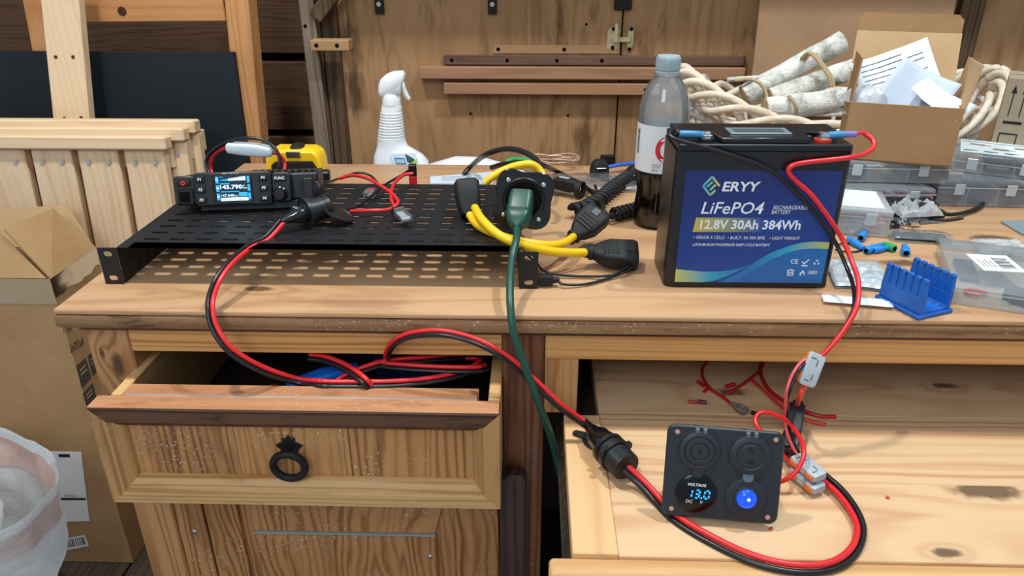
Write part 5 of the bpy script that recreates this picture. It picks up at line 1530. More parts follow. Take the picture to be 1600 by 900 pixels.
paper('plain_sheet', 'blank pale blue-grey paper in front of the printed sheet in the open box', oc + CR @ V((.012, .000, .083)), CR @ RX(58) @ RZ(-28), .085, .085, .03, M_PAPER2)
paper('folded_sheet', 'small folded white paper hanging over the right rim of the open box', oc + CR @ V((.045, -.018, .084)), CR @ RX(30) @ RY(12) @ RZ(-35), .075, .042, .02, M_PAPER)
ob = pillow(oc + CR @ V((-.050, -.015, .055)), .045, .050, .040, 5.2, 10, 16).build('clear_sachet', film('frosted_sachet', '#e8eef4', .35, .2, .5, .5, 120))
tag(ob, 'crumpled clear sachet at the left inside the open cardboard box', 'sachet')

# ================================================================== plastic organiser cases
M_MILKY = film('milky_case_plastic', '#e4ecef', .55, .25, .4)
M_CLEARC = film('clear_case_plastic', '#dbe4ea', .78, .12, .5)
M_DARKBITS = plain('dark_small_parts', '#2b323e', .5, .4, bump=.8, bscale=250)
M_PINKBITS = plain('pink_small_parts', '#c26a72', .5, .4)
def case(name, label, loc, rz, w, d, h, mat, nx, fill, lidh=.010, lab=None):
    t = thing(name, label, 'case', loc, rz)
    MB().walls(w, d, .0005, h - lidh).build('tray', mat, t)
    MB().bb(-w / 2, w / 2, -d / 2, d / 2, .0003, .0012).open_below().build('tray_floor', mat, t)
    lid = MB().bb(-w / 2 - .002, w / 2 + .002, -d / 2 - .002, d / 2 + .002, h - lidh, h, bevel=.003, seg=2).open_below().build('lid', mat, t)
    MB().walls(w + .0046, d + .0046, h - lidh - .0006, h - lidh + .0012).build('lid_rim', M_MILKY, t)
    for i in range(1, nx):
        x = -w / 2 + w * i / nx
        MB().bb(x - .0008, x + .0008, -d / 2 + .0005, d / 2 - .0005, .002, h - lidh - .001).build('divider', M_MILKY, t)
    for i, f_ in enumerate(fill):
        if f_:
            x = -w / 2 + w * (i + .5) / nx
            MB().bb(x - w / nx * .42, x + w / nx * .42, -d / 2 + .006, d / 2 - .006, .0020, (h - lidh) * .72, bevel=.003).build('contents', f_, t)
    for x in (-w * .28, w * .28):
        MB().box((x, -d / 2 - .0035, h - lidh - .002), (.014, .002, .016), I4, .0008).build('latch', M_MILKY, t)
    if lab:
        MB().bb(-w / 2 + .008, w / 2 - .008, -d / 2 + .008, d / 2 - .008, h - .0012 + .0014, h + .0008).build('lid_chart', lab, t)
    return t
M_CHART = plain('printed_chart', '#dfeaea', .4, .4)
c1 = case('parts_case', 'clear compartment case of dark parts, lower of the two cases at the right edge', (.6535, 1.085, .0003), -3, .127, .105, .040, M_CLEARC, 3, [M_DARKBITS] * 3, .012)
c2 = case('parts_case', 'clear case with printed chart under its lid, on top of the lower right case', (at(1483, 266, Z=.041).x + .0765, at(1483, 266, Z=.041).y + .0160, .0407), -28, .120, .100, .028, M_CLEARC, 3, [None, M_DARKBITS, M_DARKBITS], .012, M_CHART)
m = MB().bb(-.050, .050, .028, .0292, .0291, .0293)
m.build('chart_rule', M_INK, c2)
for x, y in ((-.03, .012), (.0, -.008), (.028, .010)):
    MB().bb(x - .010, x + .010, y - .004, y + .004, .0291, .0293).bb(x + .010, x + .018, y - .001, y + .001, .0291, .0293).build('chart_picture', plain('chart_brown', '#9c7a66', .5), c2)
for k in range(4):
    MB().bb(-.048 + k * .026, -.030 + k * .026, -.030, -.0285, .0291, .0293).bb(-.048 + k * .026, -.036 + k * .026, -.033, -.0322, .0291, .0293).build('chart_text', M_GREYINK, c2)
case('flat_case', 'clear flat case directly beneath the open cardboard box', (.512, 1.082, .0353), -2, .165, .100, .030, M_CLEARC, 3, [M_DARKBITS, None, M_DARKBITS], .009)
case('crimp_case', 'clear case of pink crimp connectors behind the battery', (.500, 1.060, .0003), 2, .130, .110, .034, M_CLEARC, 5, [M_PINKBITS] * 5, .008)
case('white_case', 'milky white organiser case right behind the battery corner', (.420, .960, .0003), -14, .110, .090, .036, M_MILKY, 3, [None, None, M_PINKBITS], .010, M_CHART)
# ---- carton with arrows, far right
AC = thing('arrow_carton', 'grey-brown carton printed with two arrows behind the plastic cases at the right edge', 'carton', (.83, 1.26, .0003))
M_CARDG = board('greyish_cardboard', '#a89982', '#93846d')
AC.location = (.7065, 1.138, .0003); AC.rotation_euler = (0, 0, math.radians(-31))
MB().bb(0, .12, 0, .075, 0, .166, bevel=.001).build('body', M_CARDG, AC)
AF = lambda x, z: frame((x - .722, -.0002, z), (1, 0, 0), (0, 0, 1))
for x in (.734, .748):
    MB().prism([(-.0007, 0), (.0007, 0), (.0007, .034), (.0035, .034), (0, .046), (-.0035, .034), (-.0007, .034)], .0003, AF(x, .110)).build('arrow', M_INK, AC)
MB().prism([(-.012, 0), (.012, 0), (.012, .004), (-.012, .004)], .0003, AF(.742, .099)).build('arrow_bar', M_INK, AC)
bcg = MB().prism([(-.012, 0), (.012, 0), (.012, .002), (-.012, .002)], .0003, AF(.741, .083)).prism([(-.012, -.085), (-.0105, -.085), (-.0105, 0), (-.012, 0)], .0003, AF(.741, .083)).prism([(.0105, -.085), (.012, -.085), (.012, 0), (.0105, 0)], .0003, AF(.741, .083))
z = -.018
random.seed(5)
while z > -.082:
    hh = random.choice((.0010, .0018, .0030)); bcg.prism([(-.0105, z - hh), (.0105, z - hh), (.0105, z), (-.0105, z)], .0003, AF(.741, .083)); z -= hh + random.choice((.0012, .002))
bcg.build('barcode', M_INK, AC)
MB().bb(.001, .119, .034, .041, .1660, .1664).build('top_seam', M_TAPE, AC)

# ================================================================== small things at the right of the table
M_COMB = plain('printed_blue_plastic', '#145fb4', .42, .5, bump=.15, bscale=900)
cb = thing('comb_holder', 'blue printed plastic comb holder with two rows of teeth at the table front', 'holder', (.4050, .7070, .0003), -67)
MB().prism([(-.0285, -.0242), (.0285, -.0242), (.0285, .0242), (-.0285, .0242)], .0045, I4, .001).build('base', M_COMB, cb)
ch = [(-.020, .0045), (.020, .0045), (.020, .014), (.0160, .0085), (.011, .0062), (-.011, .0062), (-.0160, .0085), (-.020, .014)]
MB().prism(ch, .052, frame((-.026, 0, 0), (0, 1, 0), (0, 0, 1))).build('channel', M_COMB, cb)
for s in (-1, 1):
    MB().bb(-.0265, .0265, s * .0185 - .0026, s * .0185 + .0026, .0045, .0215, bevel=.0006).build('wall', M_COMB, cb)
    for i in range(6):
        x = -.0222 + i * .0089
        h = .0425
        MB().loft([(.008, .0088, .0050, 7), (.020, .0088, .0050, 7), (h - .006, .0066, .0046, 6), (h - .0052, .0058, .0042, 5), (h - .0042, .0070, .0050, 5), (h - .001, .0068, .0048, 4), (h, .0050, .0036, 3)], T(x, s * .0185, 0), 12).build('tooth', M_COMB, cb)

cl = thing('flat_parts_case', 'clear flat plastic case with white barcode sticker beside the blue comb holder', 'case', (.536, .761, .0003), -20)
w, d, h = .130, .152, .020
MB().bb(-w / 2, w / 2, -d / 2, d / 2, 0, .0008).open_below().build('tray_floor', M_CLEARC, cl)
MB().walls(w, d, .0008, h - .004).build('tray_wall', M_CLEARC, cl)
MB().bb(-w / 2 - .0016, w / 2 + .0016, -d / 2 - .0016, d / 2 + .0016, h - .0039, h, bevel=.0012, seg=2).open_below().build('lid', M_CLEARC, cl)
MB().walls(w + .0036, d + .0036, h - .0044, h - .0026).build('lid_rim', M_MILKY, cl)
st = MB().prism([(-.022, -.024), (.022, -.024), (.022, .024), (-.022, .024)], .0003, T(-.016, .010, h + .0002) @ RZ(14)).build('sticker', M_WHITE, cl)
m = MB(); random.seed(3); x = -.002
mm = T(-.016, .010, h + .0007) @ RZ(14)
while x < .018:
    ww = random.choice((.0008, .0014, .002)); q = [mm @ V(p) for p in ((x, -.016, 0), (x + ww, -.016, 0), (x + ww, .016, 0), (x, .016, 0))]
    m.quad(*q); x += ww + random.choice((.0009, .0014))
m.build('barcode', M_INK, st, False) if False else None
m2 = MB()
for k in range(9):
    y = -.016 + k * .0034; hgt = .0008 + .0008 * (k % 3)
    q = [mm @ V(p) for p in ((.000, y, 0), (.016, y, 0), (.016, y + hgt, 0), (.000, y + hgt, 0))]
    m2.quad(*q)
m2.build('barcode', M_INK, cl)
m3 = MB()
for k in range(4):
    q = [mm @ V(p) for p in ((-.017 + k * .004, -.014, 0), (-.0163 + k * .004, -.014, 0), (-.0163 + k * .004, .010 - .004 * (k % 2), 0), (-.017 + k * .004, .010 - .004 * (k % 2), 0))]
    m3.quad(*q)
m3.build('sticker_text', M_GREYINK, cl)
gp = []
for i in range(40):
    a = 2 * math.pi * i / 40; r_ = .021 + (.004 if i % 4 < 2 else 0); gp.append((r_ * _c(a), r_ * _s(a) * .8))
MB().prism(gp, .008, T(.010, -.044, .0016), .001).build('black_part', M_DARKBITS, cl)
MB().bb(-.050, -.030, -.010, .050, .0016, .006, bevel=.001).build('black_part', M_DARKBITS, cl)
MB().tube([V((-.040 + .01 * _c(t), -.045 + .008 * _s(t), .004)) for t in range(6)], .002, 6).build('red_part', M_RED, cl)

# small blue and green insulated bullet connectors
M_CRIMP = plain('blue_vinyl_sleeve', '#1f86d8', .35, .5); M_CRIMPG = plain('green_vinyl_sleeve', '#2aa05a', .35, .5)
def bullet(label, p0, p1, r, mat, cat='connector'):
    a, b = V(p0), V(p1); d = b - a; L = d.length
    t = thing('bullet_connector', label, cat, a, 0)
    f = frame(a, V((0, 0, 1)).cross(d), V((0, 0, 1)))
    ff = frame(a, d.cross(V((0, 0, 1))).normalized(), d.cross(d.cross(V((0, 0, 1)))))
    MB().lathe([(r * .80, 0), (r * .92, L * .03), (r, L * .3), (r * .98, L * .55), (r * .74, L * .66), (r * .70, L * .97), (r * .6, L)], 18, ff).build('sleeve', mat, t, True)
    MB().cyl(ff @ V((0, 0, -.0003)), ff @ V((0, 0, .0006)), r * .6, seg=14).build('opening', M_HOLE, t, True)
    return t
bullet('blue sleeve connector lying nearest the battery corner', at(1326, 374, Z=.0045), at(1350, 388, Z=.0042), .0048, M_CRIMP)
bullet('blue sleeve connector in the middle of the little heap beside the battery', at(1353, 392, Z=.0048), at(1376, 383, Z=.0046), .0048, M_CRIMP)
bullet('blue sleeve connector lying in front of the green one', at(1364, 391, Z=.0044), at(1388, 387, Z=.0042), .0044, M_CRIMP)
bullet('green sleeve connector at the right end of the little heap', at(1398, 389, Z=.0050), at(1380, 381, Z=.0050), .0050, M_CRIMPG)
bullet('single blue sleeve connector lying apart, right of the heap', at(1416, 396, Z=.0050), at(1413, 384, Z=.0055), .0052, M_CRIMP)
tr_ = thing('thin_wire_ring', 'thin black wire looped on the table right beside the battery foot', 'wire', at(1328, 388, Z=0))
cable(tr_, [at(1306, 384, Z=.002), at(1318, 380, Z=.003), at(1336, 381, Z=.002), at(1349, 388, Z=.002), at(1338, 393, Z=.002), at(1320, 393, Z=.002), at(1304, 390, Z=.0035)], .0011, M_BLK, 'wire')
# clear sachets of hardware
sc1 = pillow(at(1336, 362, Z=.0004), .040, .034, .014, 1.3, 20, 18).build('clear_sachet', M_BAGCL); tag(sc1, 'small clear sachet holding a blue connector beside the battery', 'sachet')
bullet('blue sleeve connector inside the small clear sachet', at(1345, 372, Z=.006), at(1352, 362, Z=.006), .0050, M_CRIMP)
M_FOIL = plain('silver_film', '#dfe8e8', .2, .6, .35, .9, 90)
M_ANTIS = plain('antistatic_film', '#6c7377', .2, .6, .7, .8, 110)
sc2 = pillow(at(1424, 343, Z=.0004), .062, .040, .022, 7.7, 10, 30, .9).build('crumpled_bag', film('shiny_crumpled_film', '#eef2f3', .55, .10, .9, .9, 220)); tag(sc2, 'crumpled shiny clear bag of screws in front of the black adapter', 'plastic bag')
random.seed(12)
for k in range(7):
    p = at(1424 + random.uniform(-18, 22), 347 + random.uniform(-6, 6), Z=.006)
    s_ = thing('nut', 'steel nut inside the crumpled clear bag before the adapter', 'nut', p, random.uniform(0, 90), 'steel nuts in the crumpled bag')
    MB().lathe([(.0022, -.002), (.0048, -.002), (.0048, .002), (.0022, .002)], 6, RX(random.uniform(0, 70)), False).build('nut_body', M_CHROME, s_)
sc3 = pillow(at(1438, 373, Z=.0004), .066, .024, .006, 9.1, -10, 20).build('antistatic_bag', M_ANTIS); tag(sc3, 'flat dark silvery antistatic bag right of the small blue connectors', 'bag')
sc3b = pillow(at(1436, 374, Z=.0008), .078, .030, .010, 4.4, -10, 20).build('clear_sleeve', M_BAGCL); tag(sc3b, 'clear outer sleeve wrapped around the flat antistatic bag', 'sleeve')
sc4 = pillow(at(1575, 398, Z=.0004), .075, .042, .014, 12.2, -15, 22, .5).build('hardware_bag', bpy.data.materials['shiny_crumpled_film']); tag(sc4, 'clear bag with a black clip inside at the right edge behind the flat case', 'plastic bag')
hb = MB().tube(cr([at(1565, 398, Z=.007), at(1572, 392, Z=.010), at(1582, 396, Z=.008), at(1574, 401, Z=.006)], 5), .0026, 8).build('black_clip', M_GLOSS); tag(hb, 'small black clip inside the clear bag at the right edge', 'clip')
sc5 = pillow(at(1512, 388, Z=.0004), .070, .022, .007, 15.2, -6, 18).build('empty_bag', M_BAGCL); tag(sc5, 'empty crumpled clear bag lying behind the flat case', 'plastic bag')
fo = pillow(at(1338, 432, Z=.0004), .062, .075, .007, 21.0, -8, 30, .8, .2).build('foil_bag', M_FOIL); tag(fo, 'crumpled silver foil bag at the table front right of the battery', 'foil bag')
fp_ = MB().sheet(lambda u, v: V((.311 + .068 * u + .004 * v, .706 - .012 * u + .018 * v, .0040 + .0012 * noise.noise(V((u * 3, v * 2, 1))))), 10, 4).build('paper_header', M_PAPER, solid=.0005)
tag(fp_, 'white paper header strip of the foil bag at the table edge', 'paper')
hc = thing('black_clamp', 'black plastic spring clip in front of the white organiser case', 'clip', at(1375, 352, Z=0), -15)
for s in (-1, 1):
    MB().tube(cr([(-.018, s * .003, .006), (-.008, s * .006, .010), (.002, s * .004, .008), (.014, s * .009, .005), (.022, s * .008, .004)], 5), .0036, 8).build('jaw', M_GLOSS, hc)
MB().tube([V((.002 + .006 * _c(t), .006 * _s(t), .010)) for t in [i * .35 for i in range(18)]], .0012, 6).build('spring', M_BLACK, hc)
ad = thing('power_adapter', 'flat black adapter box under the cases with a thick cable plugged in', 'adapter', (.535, .990, .0003))
MB().bb(-.060, .028, -.010, .020, 0, .022, bevel=.002).build('housing', M_BLACK, ad)
a = at(1458, 334, Z=.009)
MB().box((0, 0, 0), (.022, .012, .011), T(*(a + V((.004, 0, 0)))), .002).build('plug', M_RUBBER, ad, True)
cable(ad, [a + V((.012, 0, 0)), at(1490, 335, Z=.006), at(1515, 330, Z=.005), at(1532, 322, Z=.005), at(1540, 313, Z=.005)], .0028, M_RUBBER, 'cable')
cable(ad, [at(1452, 343, Z=.002), at(1475, 345, Z=.002), at(1505, 341, Z=.002)], .0012, M_RUBBER, 'thin_lead')
cd = MB().prism([(p.x, p.y) for p in (at(1563, 348, Z=0), at(1597, 368, Z=0), at(1640, 368, Z=0), at(1640, 346, Z=0))], .0022, T(0, 0, .0004), .0004).build('small_card', plain('grey_blue_card', '#7f8f96', .4, .5)); tag(cd, 'small grey-blue card in a sleeve lying at the right edge of the table', 'card')

# ================================================================== in the open drawer
dl = thing('drawer_lead', 'coiled red and black twin lead in the open drawer, rising out towards the tray', 'power lead', (-.15, .68, -.186))
Zd = -.077
wires(dl, [at(498, 599, Z=-.0785), at(520, 600, Z=-.079), at(560, 600, Z=-.079), at(620, 599, Z=-.079), at(680, 593, Z=-.078), at(728, 581, Z=-.077), at(752, 566, Z=-.076), at(748, 557, Z=-.078), at(700, 557, Z=-.078), at(640, 561, Z=-.076), at(595, 564, Z=-.074), at(590, 569, Z=-.072), at(640, 574, Z=-.071), at(700, 577, Z=-.071), at(745, 577, Z=-.072), at(760, 573, Z=-.078)], ZIP(.0026))
wires(dl, [at(522, 603, Z=-.083), at(540, 590, Z=-.079), at(575, 575, Z=-.072), at(610, 566, Z=-.070), at(660, 562, Z=-.071), at(700, 558, Z=-.074), at(735, 556, Z=-.080)], ZIP(.0026, 1))
wires(dl, [at(604, 566, Z=-.074), at(606, 550, Y=.682), at(618, 534, Y=.672), at(645, 523, Y=.664), at(688, 520, Y=.657), at(735, 530, Y=.651), at(785, 555, Y=.646), at(832, 594, Y=.643), at(875, 634, Y=.640), at(908, 658, Y=.642), at(922, 668, Z=-.112)], ZIP(.0024))
de = thing('cut_lead_end', 'cut end of a red and black twin lead poking up inside the drawer', 'power lead', (-.22, .70, -.186))
wires(de, [at(483, 557, Z=-.068), at(505, 560, Z=-.068), at(528, 568, Z=-.068), at(550, 580, Z=-.069), at(568, 594, Z=-.072), at(578, 604, Z=-.080)], ZIP(.0027))
for i, c_ in enumerate(((484, 556), (484, 560))):
    p = at(*c_, Z=-.068)
M_BLUEP = plain('blue_tool_handle', '#1667d0', .35, .5)
bh = thing('hand_tool', 'blue plastic tool handle lying in the open drawer beneath the leads', 'tool', at(505, 588, Z=-.186))
a, b = at(448, 606, Z=-.104), at(560, 574, Z=-.094)
d = (b - a); L = d.length; d = d.normalized()
ff = frame(a, V((0, 0, 1)).cross(d), d.cross(V((0, 0, 1)).cross(d)))
MB().loft([(0, .010, .008, 3), (.006, .018, .014, 3), (L * .5, .024, .017, 4), (L * .8, .019, .015, 4), (L, .012, .010, 3)], ff, 20).build('handle', M_BLUEP, bh, True)
b2 = thing('blue_box', 'blue plastic box half hidden under the coiled leads in the drawer', 'box', at(640, 590, Z=-.186))
MB().bb(-.045, .050, -.008, .03, 0, .088, bevel=.004, seg=2).build('body', plain('deep_blue_plastic', '#174a8c', .4), b2)
rbx = thing('red_object', 'dull red box at the dark left bottom of the open drawer', 'box', (-.285, .690, -.186))
MB().bb(-.006, .006, -.006, .006, 0, .085, bevel=.002).build('body', plain('dull_red', '#8e1f22', .4), rbx)

# ================================================================== on the tray
ZT = -.1347
il = thing('inline_socket', 'black threaded panel socket with rubber boot lying on the tray strip', 'socket', at(955, 715, Z=-.132))
a, b = at(912, 658, Z=-.110), at(985, 737, Z=-.1140)
d = (b - a).normalized(); L = (b - a).length
x = V((0, 0, 1)).cross(d).normalized()
f = frame(a, x, d.cross(x))
MB().loft([(0, .0085, .0075, 2), (.010, .010, .009, 2), (.020, .0155, .0125, 3), (.026, .0220, .0170, 4), (.038, .0235, .0190, 4), (.048, .0235, .0205, 3), (.052, .022, .020, 2)], f, 24).build('boot', M_GLOSS, il, True)
bb_ = MB().lathe([(.0118, .046), (.0170, .0465), (.0170, .0500), (.0150, .0510)], 32, f)
bb_.build('flange', M_BLACK, il, True)
MB().lathe([(.0172, .055), (.0172, .0620)], 32, f).build('locking_nut', M_BLACK, il, True)
for k in range(3):
    t = 2 * math.pi * k / 3 + .4
    MB().box((.0172 * _c(t), .0172 * _s(t), .0585), (.006, .006, .0068), f, .001).build('nut_lug', M_BLACK, il, True)
pr = []
for k in range(12): pr += [(.0142, .0505 + k * .0024), (.0150, .0517 + k * .0024)]
MB().lathe(pr + [(.0140, .0795), (.0, .0795)], 32, f).build('threaded_barrel', M_BLACK, il, True)
pc = at(938, 690, Z=-.1325)
MB().prism([(.019 * _c(2 * math.pi * i / 32), .019 * _s(2 * math.pi * i / 32)) for i in range(32)], .003, T(pc.x, pc.y, -.1320), .001).prism([(-.030, -.004), (-.016, -.006), (-.016, .006), (-.030, .004), (-.032, 0)], .003, T(pc.x, pc.y, -.1320) @ RZ(-25), .001).build('dust_cap', M_RUBBER, il, True)

ld = thing('tray_lead', 'red and black twin lead swinging in a wide loop over the tray board', 'power lead', at(1200, 860, Z=-.135))
wires(ld, [f @ V((0, -.002, .078)), at(1000, 752, Z=-.124), at(1024, 778, Z=-.1310), at(1044, 800, Z=-.1318), at(1070, 820, Z=-.1318), at(1110, 843, Z=-.1312), at(1160, 867, Z=-.1312), at(1215, 884, Z=-.1312), at(1268, 889, Z=-.1312), at(1310, 880, Z=-.1312), at(1337, 856, Z=-.1310), at(1344, 825, Z=-.1300), at(1333, 796, Z=-.128), at(1312, 768, Z=-.1265), at(1286, 745, Z=-.1255)], ZIP(.0030))

# ---- voltage / USB panel
P_bl, P_br = at(1033, 804, Z=-.1265), at(1214, 821, Z=-.1275)
P_tl = at(1041, 662, Y=P_bl.y + .026)
VP = thing('gauge_panel', 'black four-gang panel with lit blue voltmeter and blue switch leaning on the tray', 'panel', (P_bl + P_br) / 2)
pw = (P_br - P_bl).length
pf = frame(P_bl, P_br - P_bl, P_tl - P_bl)
ph = ((P_tl - P_bl).dot(V((pf[0][1], pf[1][1], pf[2][1]))))
M_PANEL = plain('satin_black_panel', '#20262c', .45, .5, bump=.1, bscale=900)
M_PCAP = plain('black_socket_cap', '#23282e', .5, .45)
r = .008
o = []
for cx, cy, a0 in ((pw - r, r, -90), (pw - r, ph - r, 0), (r, ph - r, 90), (r, r, 180)):
    o += [(cx + r * _c(math.radians(a0 + 15 * k)), cy + r * _s(math.radians(a0 + 15 * k))) for k in range(7)]
MB().prism(o, .0045, pf @ T(0, 0, -.0045), .0012).build('face_plate', M_PANEL, VP, True)
def gl(u, v, z=0): return pf @ T(pw * u, ph * v, z)
for u, v in ((.085, .925), (.92, .925), (.085, .080), (.915, .080)):
    MB().lathe([(.0022, -.0002), (.0040, .0001), (.0044, .0004), (.0040, .0005), (.0022, .0001)], 20, gl(u, v), False).build('screw_hole_rim', M_PANEL, VP, True)
    MB().cyl(gl(u, v) @ V((0, 0, .0001)), gl(u, v) @ V((0, 0, .0003)), .0022, seg=14).build('screw_hole', plain('board_seen_through', '#c08a72', .6), VP, True)
R0 = .0182
for u, v in ((.285, .740), (.715, .740), (.285, .275), (.715, .275)):
    MB().lathe([(.0145, -.0046), (.0145, -.030), (.012, -.032)], 24, gl(u, v)).build('rear_barrel', M_BLACK, VP, True)
    MB().lathe([(R0 + .0010, .0001), (R0 + .0014, .0006), (R0 + .0006, .0008)], 40, gl(u, v), False).build('socket_ring', M_PANEL, VP, True)
def capof(u, v, tabmat, two):
    f = gl(u, v)
    c = MB().lathe([(R0, .0002), (R0, .0022), (R0 - .002, .0034), (.0140, .0036), (.0132, .0028), (.0126, .0036), (.0086, .0038), (.0080, .0030), (.0074, .0036), (0, .0036)] if two else
                   [(R0, .0002), (R0, .0024), (R0 - .0025, .0038), (.0128, .0040), (.0122, .0034), (.0104, .0034), (.0098, .0040), (0, .0040)], 44, f).build('socket_cap', M_PCAP, VP, True, smooth=40)
    for x in (-.0034, .0034):
        MB().box((x, R0 + .0008, .0020), (.0036, .0050, .0042), f, .0008).build('hinge', plain('worn_grey_plastic', '#59636b', .4), c, True) if x < 0 else MB().box((x, R0 + .0008, .0020), (.0036, .0050, .0042), f, .0008).build('hinge', bpy.data.materials['worn_grey_plastic'], c, True)
    tb_ = [(-.0048, .002), (.0048, .002), (.0048, -.0045), (.0034, -.0068), (0, -.0076), (-.0034, -.0068), (-.0048, -.0045)]
    MB().prism(tb_, .0022, f @ T(0, -R0 + .0005, .0004), .0006).build('pull_tab', tabmat, c, True)
    return c
ca = capof(.285, .740, M_PCAP, True); cu_ = capof(.715, .740, plain('grey_tab', '#5d6d78', .45), False)
M_EMB = plain('embossed_black', '#07080a', .35, .5)
Wi = VP.matrix_basis.inverted()
text('2', Wi @ gl(.285, .740, .0037) @ T(0, -.0024, 0), .0048, M_EMB, ca, align='C', bold=.03)
text('PD', Wi @ gl(.715, .740, .0041) @ T(0, .0034, 0), .0036, M_EMB, cu_, align='C', bold=.03)
text('USB', Wi @ gl(.715, .740, .0041) @ T(0, -.0070, 0), .0038, M_EMB, cu_, align='C', bold=.03)
vm = MB().lathe([(R0, .0002), (R0, .0014), (R0 - .0012, .0022), (0, .0024)], 44, gl(.285, .275)).build('voltmeter', plain('black_gauge_glass', '#06070d', .16, .35), VP, True)
vf = Wi @ gl(.285, .275, .0026)
text('VOLTAGE', vf @ T(0, .0074, 0), .0026, M_LW, vm, w=.0165, align='C', shear=.15, bold=.02)
text('DC', vf @ T(-.0088, -.0088, 0), .0030, M_LW, vm, shear=.2); text('V', vf @ T(.0040, -.0088, 0), .0030, M_LW, vm, shear=.2)
M_SEG = plain('blue_led_digits', '#0a3060', .3, emit='#1f9bff', estr=2.2)
def seg7(parent, M, x, w, h, on):
    t = .0014; m = MB(); g = .0003
    S = {'a': (0, h, w, 1), 'g': (0, h / 2, w, 1), 'd': (0, 0, w, 1), 'f': (0, h / 2, h / 2, 0), 'b': (w, h / 2, h / 2, 0), 'e': (0, 0, h / 2, 0), 'c': (w, 0, h / 2, 0)}
    for k in on:
        px_, py_, L, hz = S[k]
        if hz: q = [(px_ + t * .5 + g, py_ - t / 2), (px_ + L - t * .5 - g, py_ - t / 2), (px_ + L - t * .5 - g, py_ + t / 2), (px_ + t * .5 + g, py_ + t / 2)]
        else: q = [(px_ - t / 2, py_ + g + t * .3), (px_ + t / 2, py_ + g + t * .3), (px_ + t / 2, py_ + L - g - t * .3), (px_ - t / 2, py_ + L - g - t * .3)]
        m.prism([(x + a + b * .14, b) for a, b in q], .0002, M)
    return m.build('digit', M_SEG, parent)
seg7(vm, vf @ T(0, -.0036, 0), -.0085, .0042, .0074, 'bc')
seg7(vm, vf @ T(0, -.0036, 0), -.0018, .0042, .0074, 'abgcd')
seg7(vm, vf @ T(0, -.0036, 0), .0068, .0042, .0074, 'abcdef')
MB().prism([(.0040, -.0008), (.0054, -.0008), (.0054, .0007), (.0040, .0007)], .0002, vf @ T(0, -.0034, 0)).build('decimal_point', M_SEG, vm)
sw = MB().lathe([(R0, .0002), (R0, .0012), (R0 - .0015, .0018), (.0112, .0018), (.0108, .0034), (.0092, .0038), (.0088, .0022), (0, .0022)], 44, gl(.715, .275)).build('switch_ring', M_PCAP, VP, True, smooth=40)
def glow():
    N = NT('lit_blue_button')
    N.b.inputs['Base Color'].default_value = (*srgb('#0a2f9a'), 1); N.b.inputs['Roughness'].default_value = .15
    p = N.coords(); 
    N.b.inputs['Emission Color'].default_value = (*srgb('#1552ff'), 1); N.b.inputs['Emission Strength'].default_value = 1.0
    return N.m
bt = MB().lathe([(.0088, .0022), (.0088, .0040), (.0080, .0056), (.0060, .0068), (.0030, .0075), (0, .0077)], 32, gl(.715, .275)).build('lit_button', glow(), sw, True, smooth=60)
MB().sphere((.0010, .0008, .0074), (.0015, .0015, .0006), gl(.715, .275)).build('led_point', plain('led_white_blue', '#bfe6ff', .3, emit='#a8deff', estr=4), sw, True)

# ---- grey lever connectors
def lever(name_label, c, dx, up, L=.034, W_=.017, H_=.0085):
    f = frame(c, dx, V(up).cross(V(dx)))
    t = thing('lever_connector', name_label, 'connector', c, 0)
    MB().loft([(-L / 2, W_ * .78, H_ * .8, 6), (-L / 2 + .003, W_, H_, 8), (L / 2 - .003, W_, H_, 8), (L / 2, W_ * .78, H_ * .8, 6)], f @ frame((0, 0, 0), (0, 1, 0), (0, 0, 1)), 24).build('housing', M_GREYPL, t, True)
    for s in (-1, 1):
        MB().box((s * L * .30, -W_ * .50, 0), (.010, .0020, .0055), f, .0006).build('orange_lever', M_ORANGEPL, t, True)
        MB().box((s * L * .22, W_ * .1, H_ * .5), (.006, .0012, .0006), f).box((s * L * .34, -W_ * .15, H_ * .5), (.0012, .005, .0006), f).build('moulded_mark', plain('dark_mark', '#5c666c', .5), t, True)
    return t
a, b = at(1246, 716, Z=-.1150), at(1280, 745, Z=-.1150)
lever('upper grey lever connector right of the gauge panel, with the black wire', (a + b) / 2, (b - a), (0, -.25, 1))
a, b = at(1244, 735, Z=-.1262), at(1278, 763, Z=-.1262)
lever('lower grey lever connector right of the gauge panel, with the red wire', (a + b) / 2, (b - a), (0, -.1, 1))
a, b = at(1276, 556, Y=.640), at(1260, 598, Y=.630)
lever('grey lever connector hanging in front of the table rail on the battery leads', (a + b) / 2, (b - a), (0, -.8, .55))

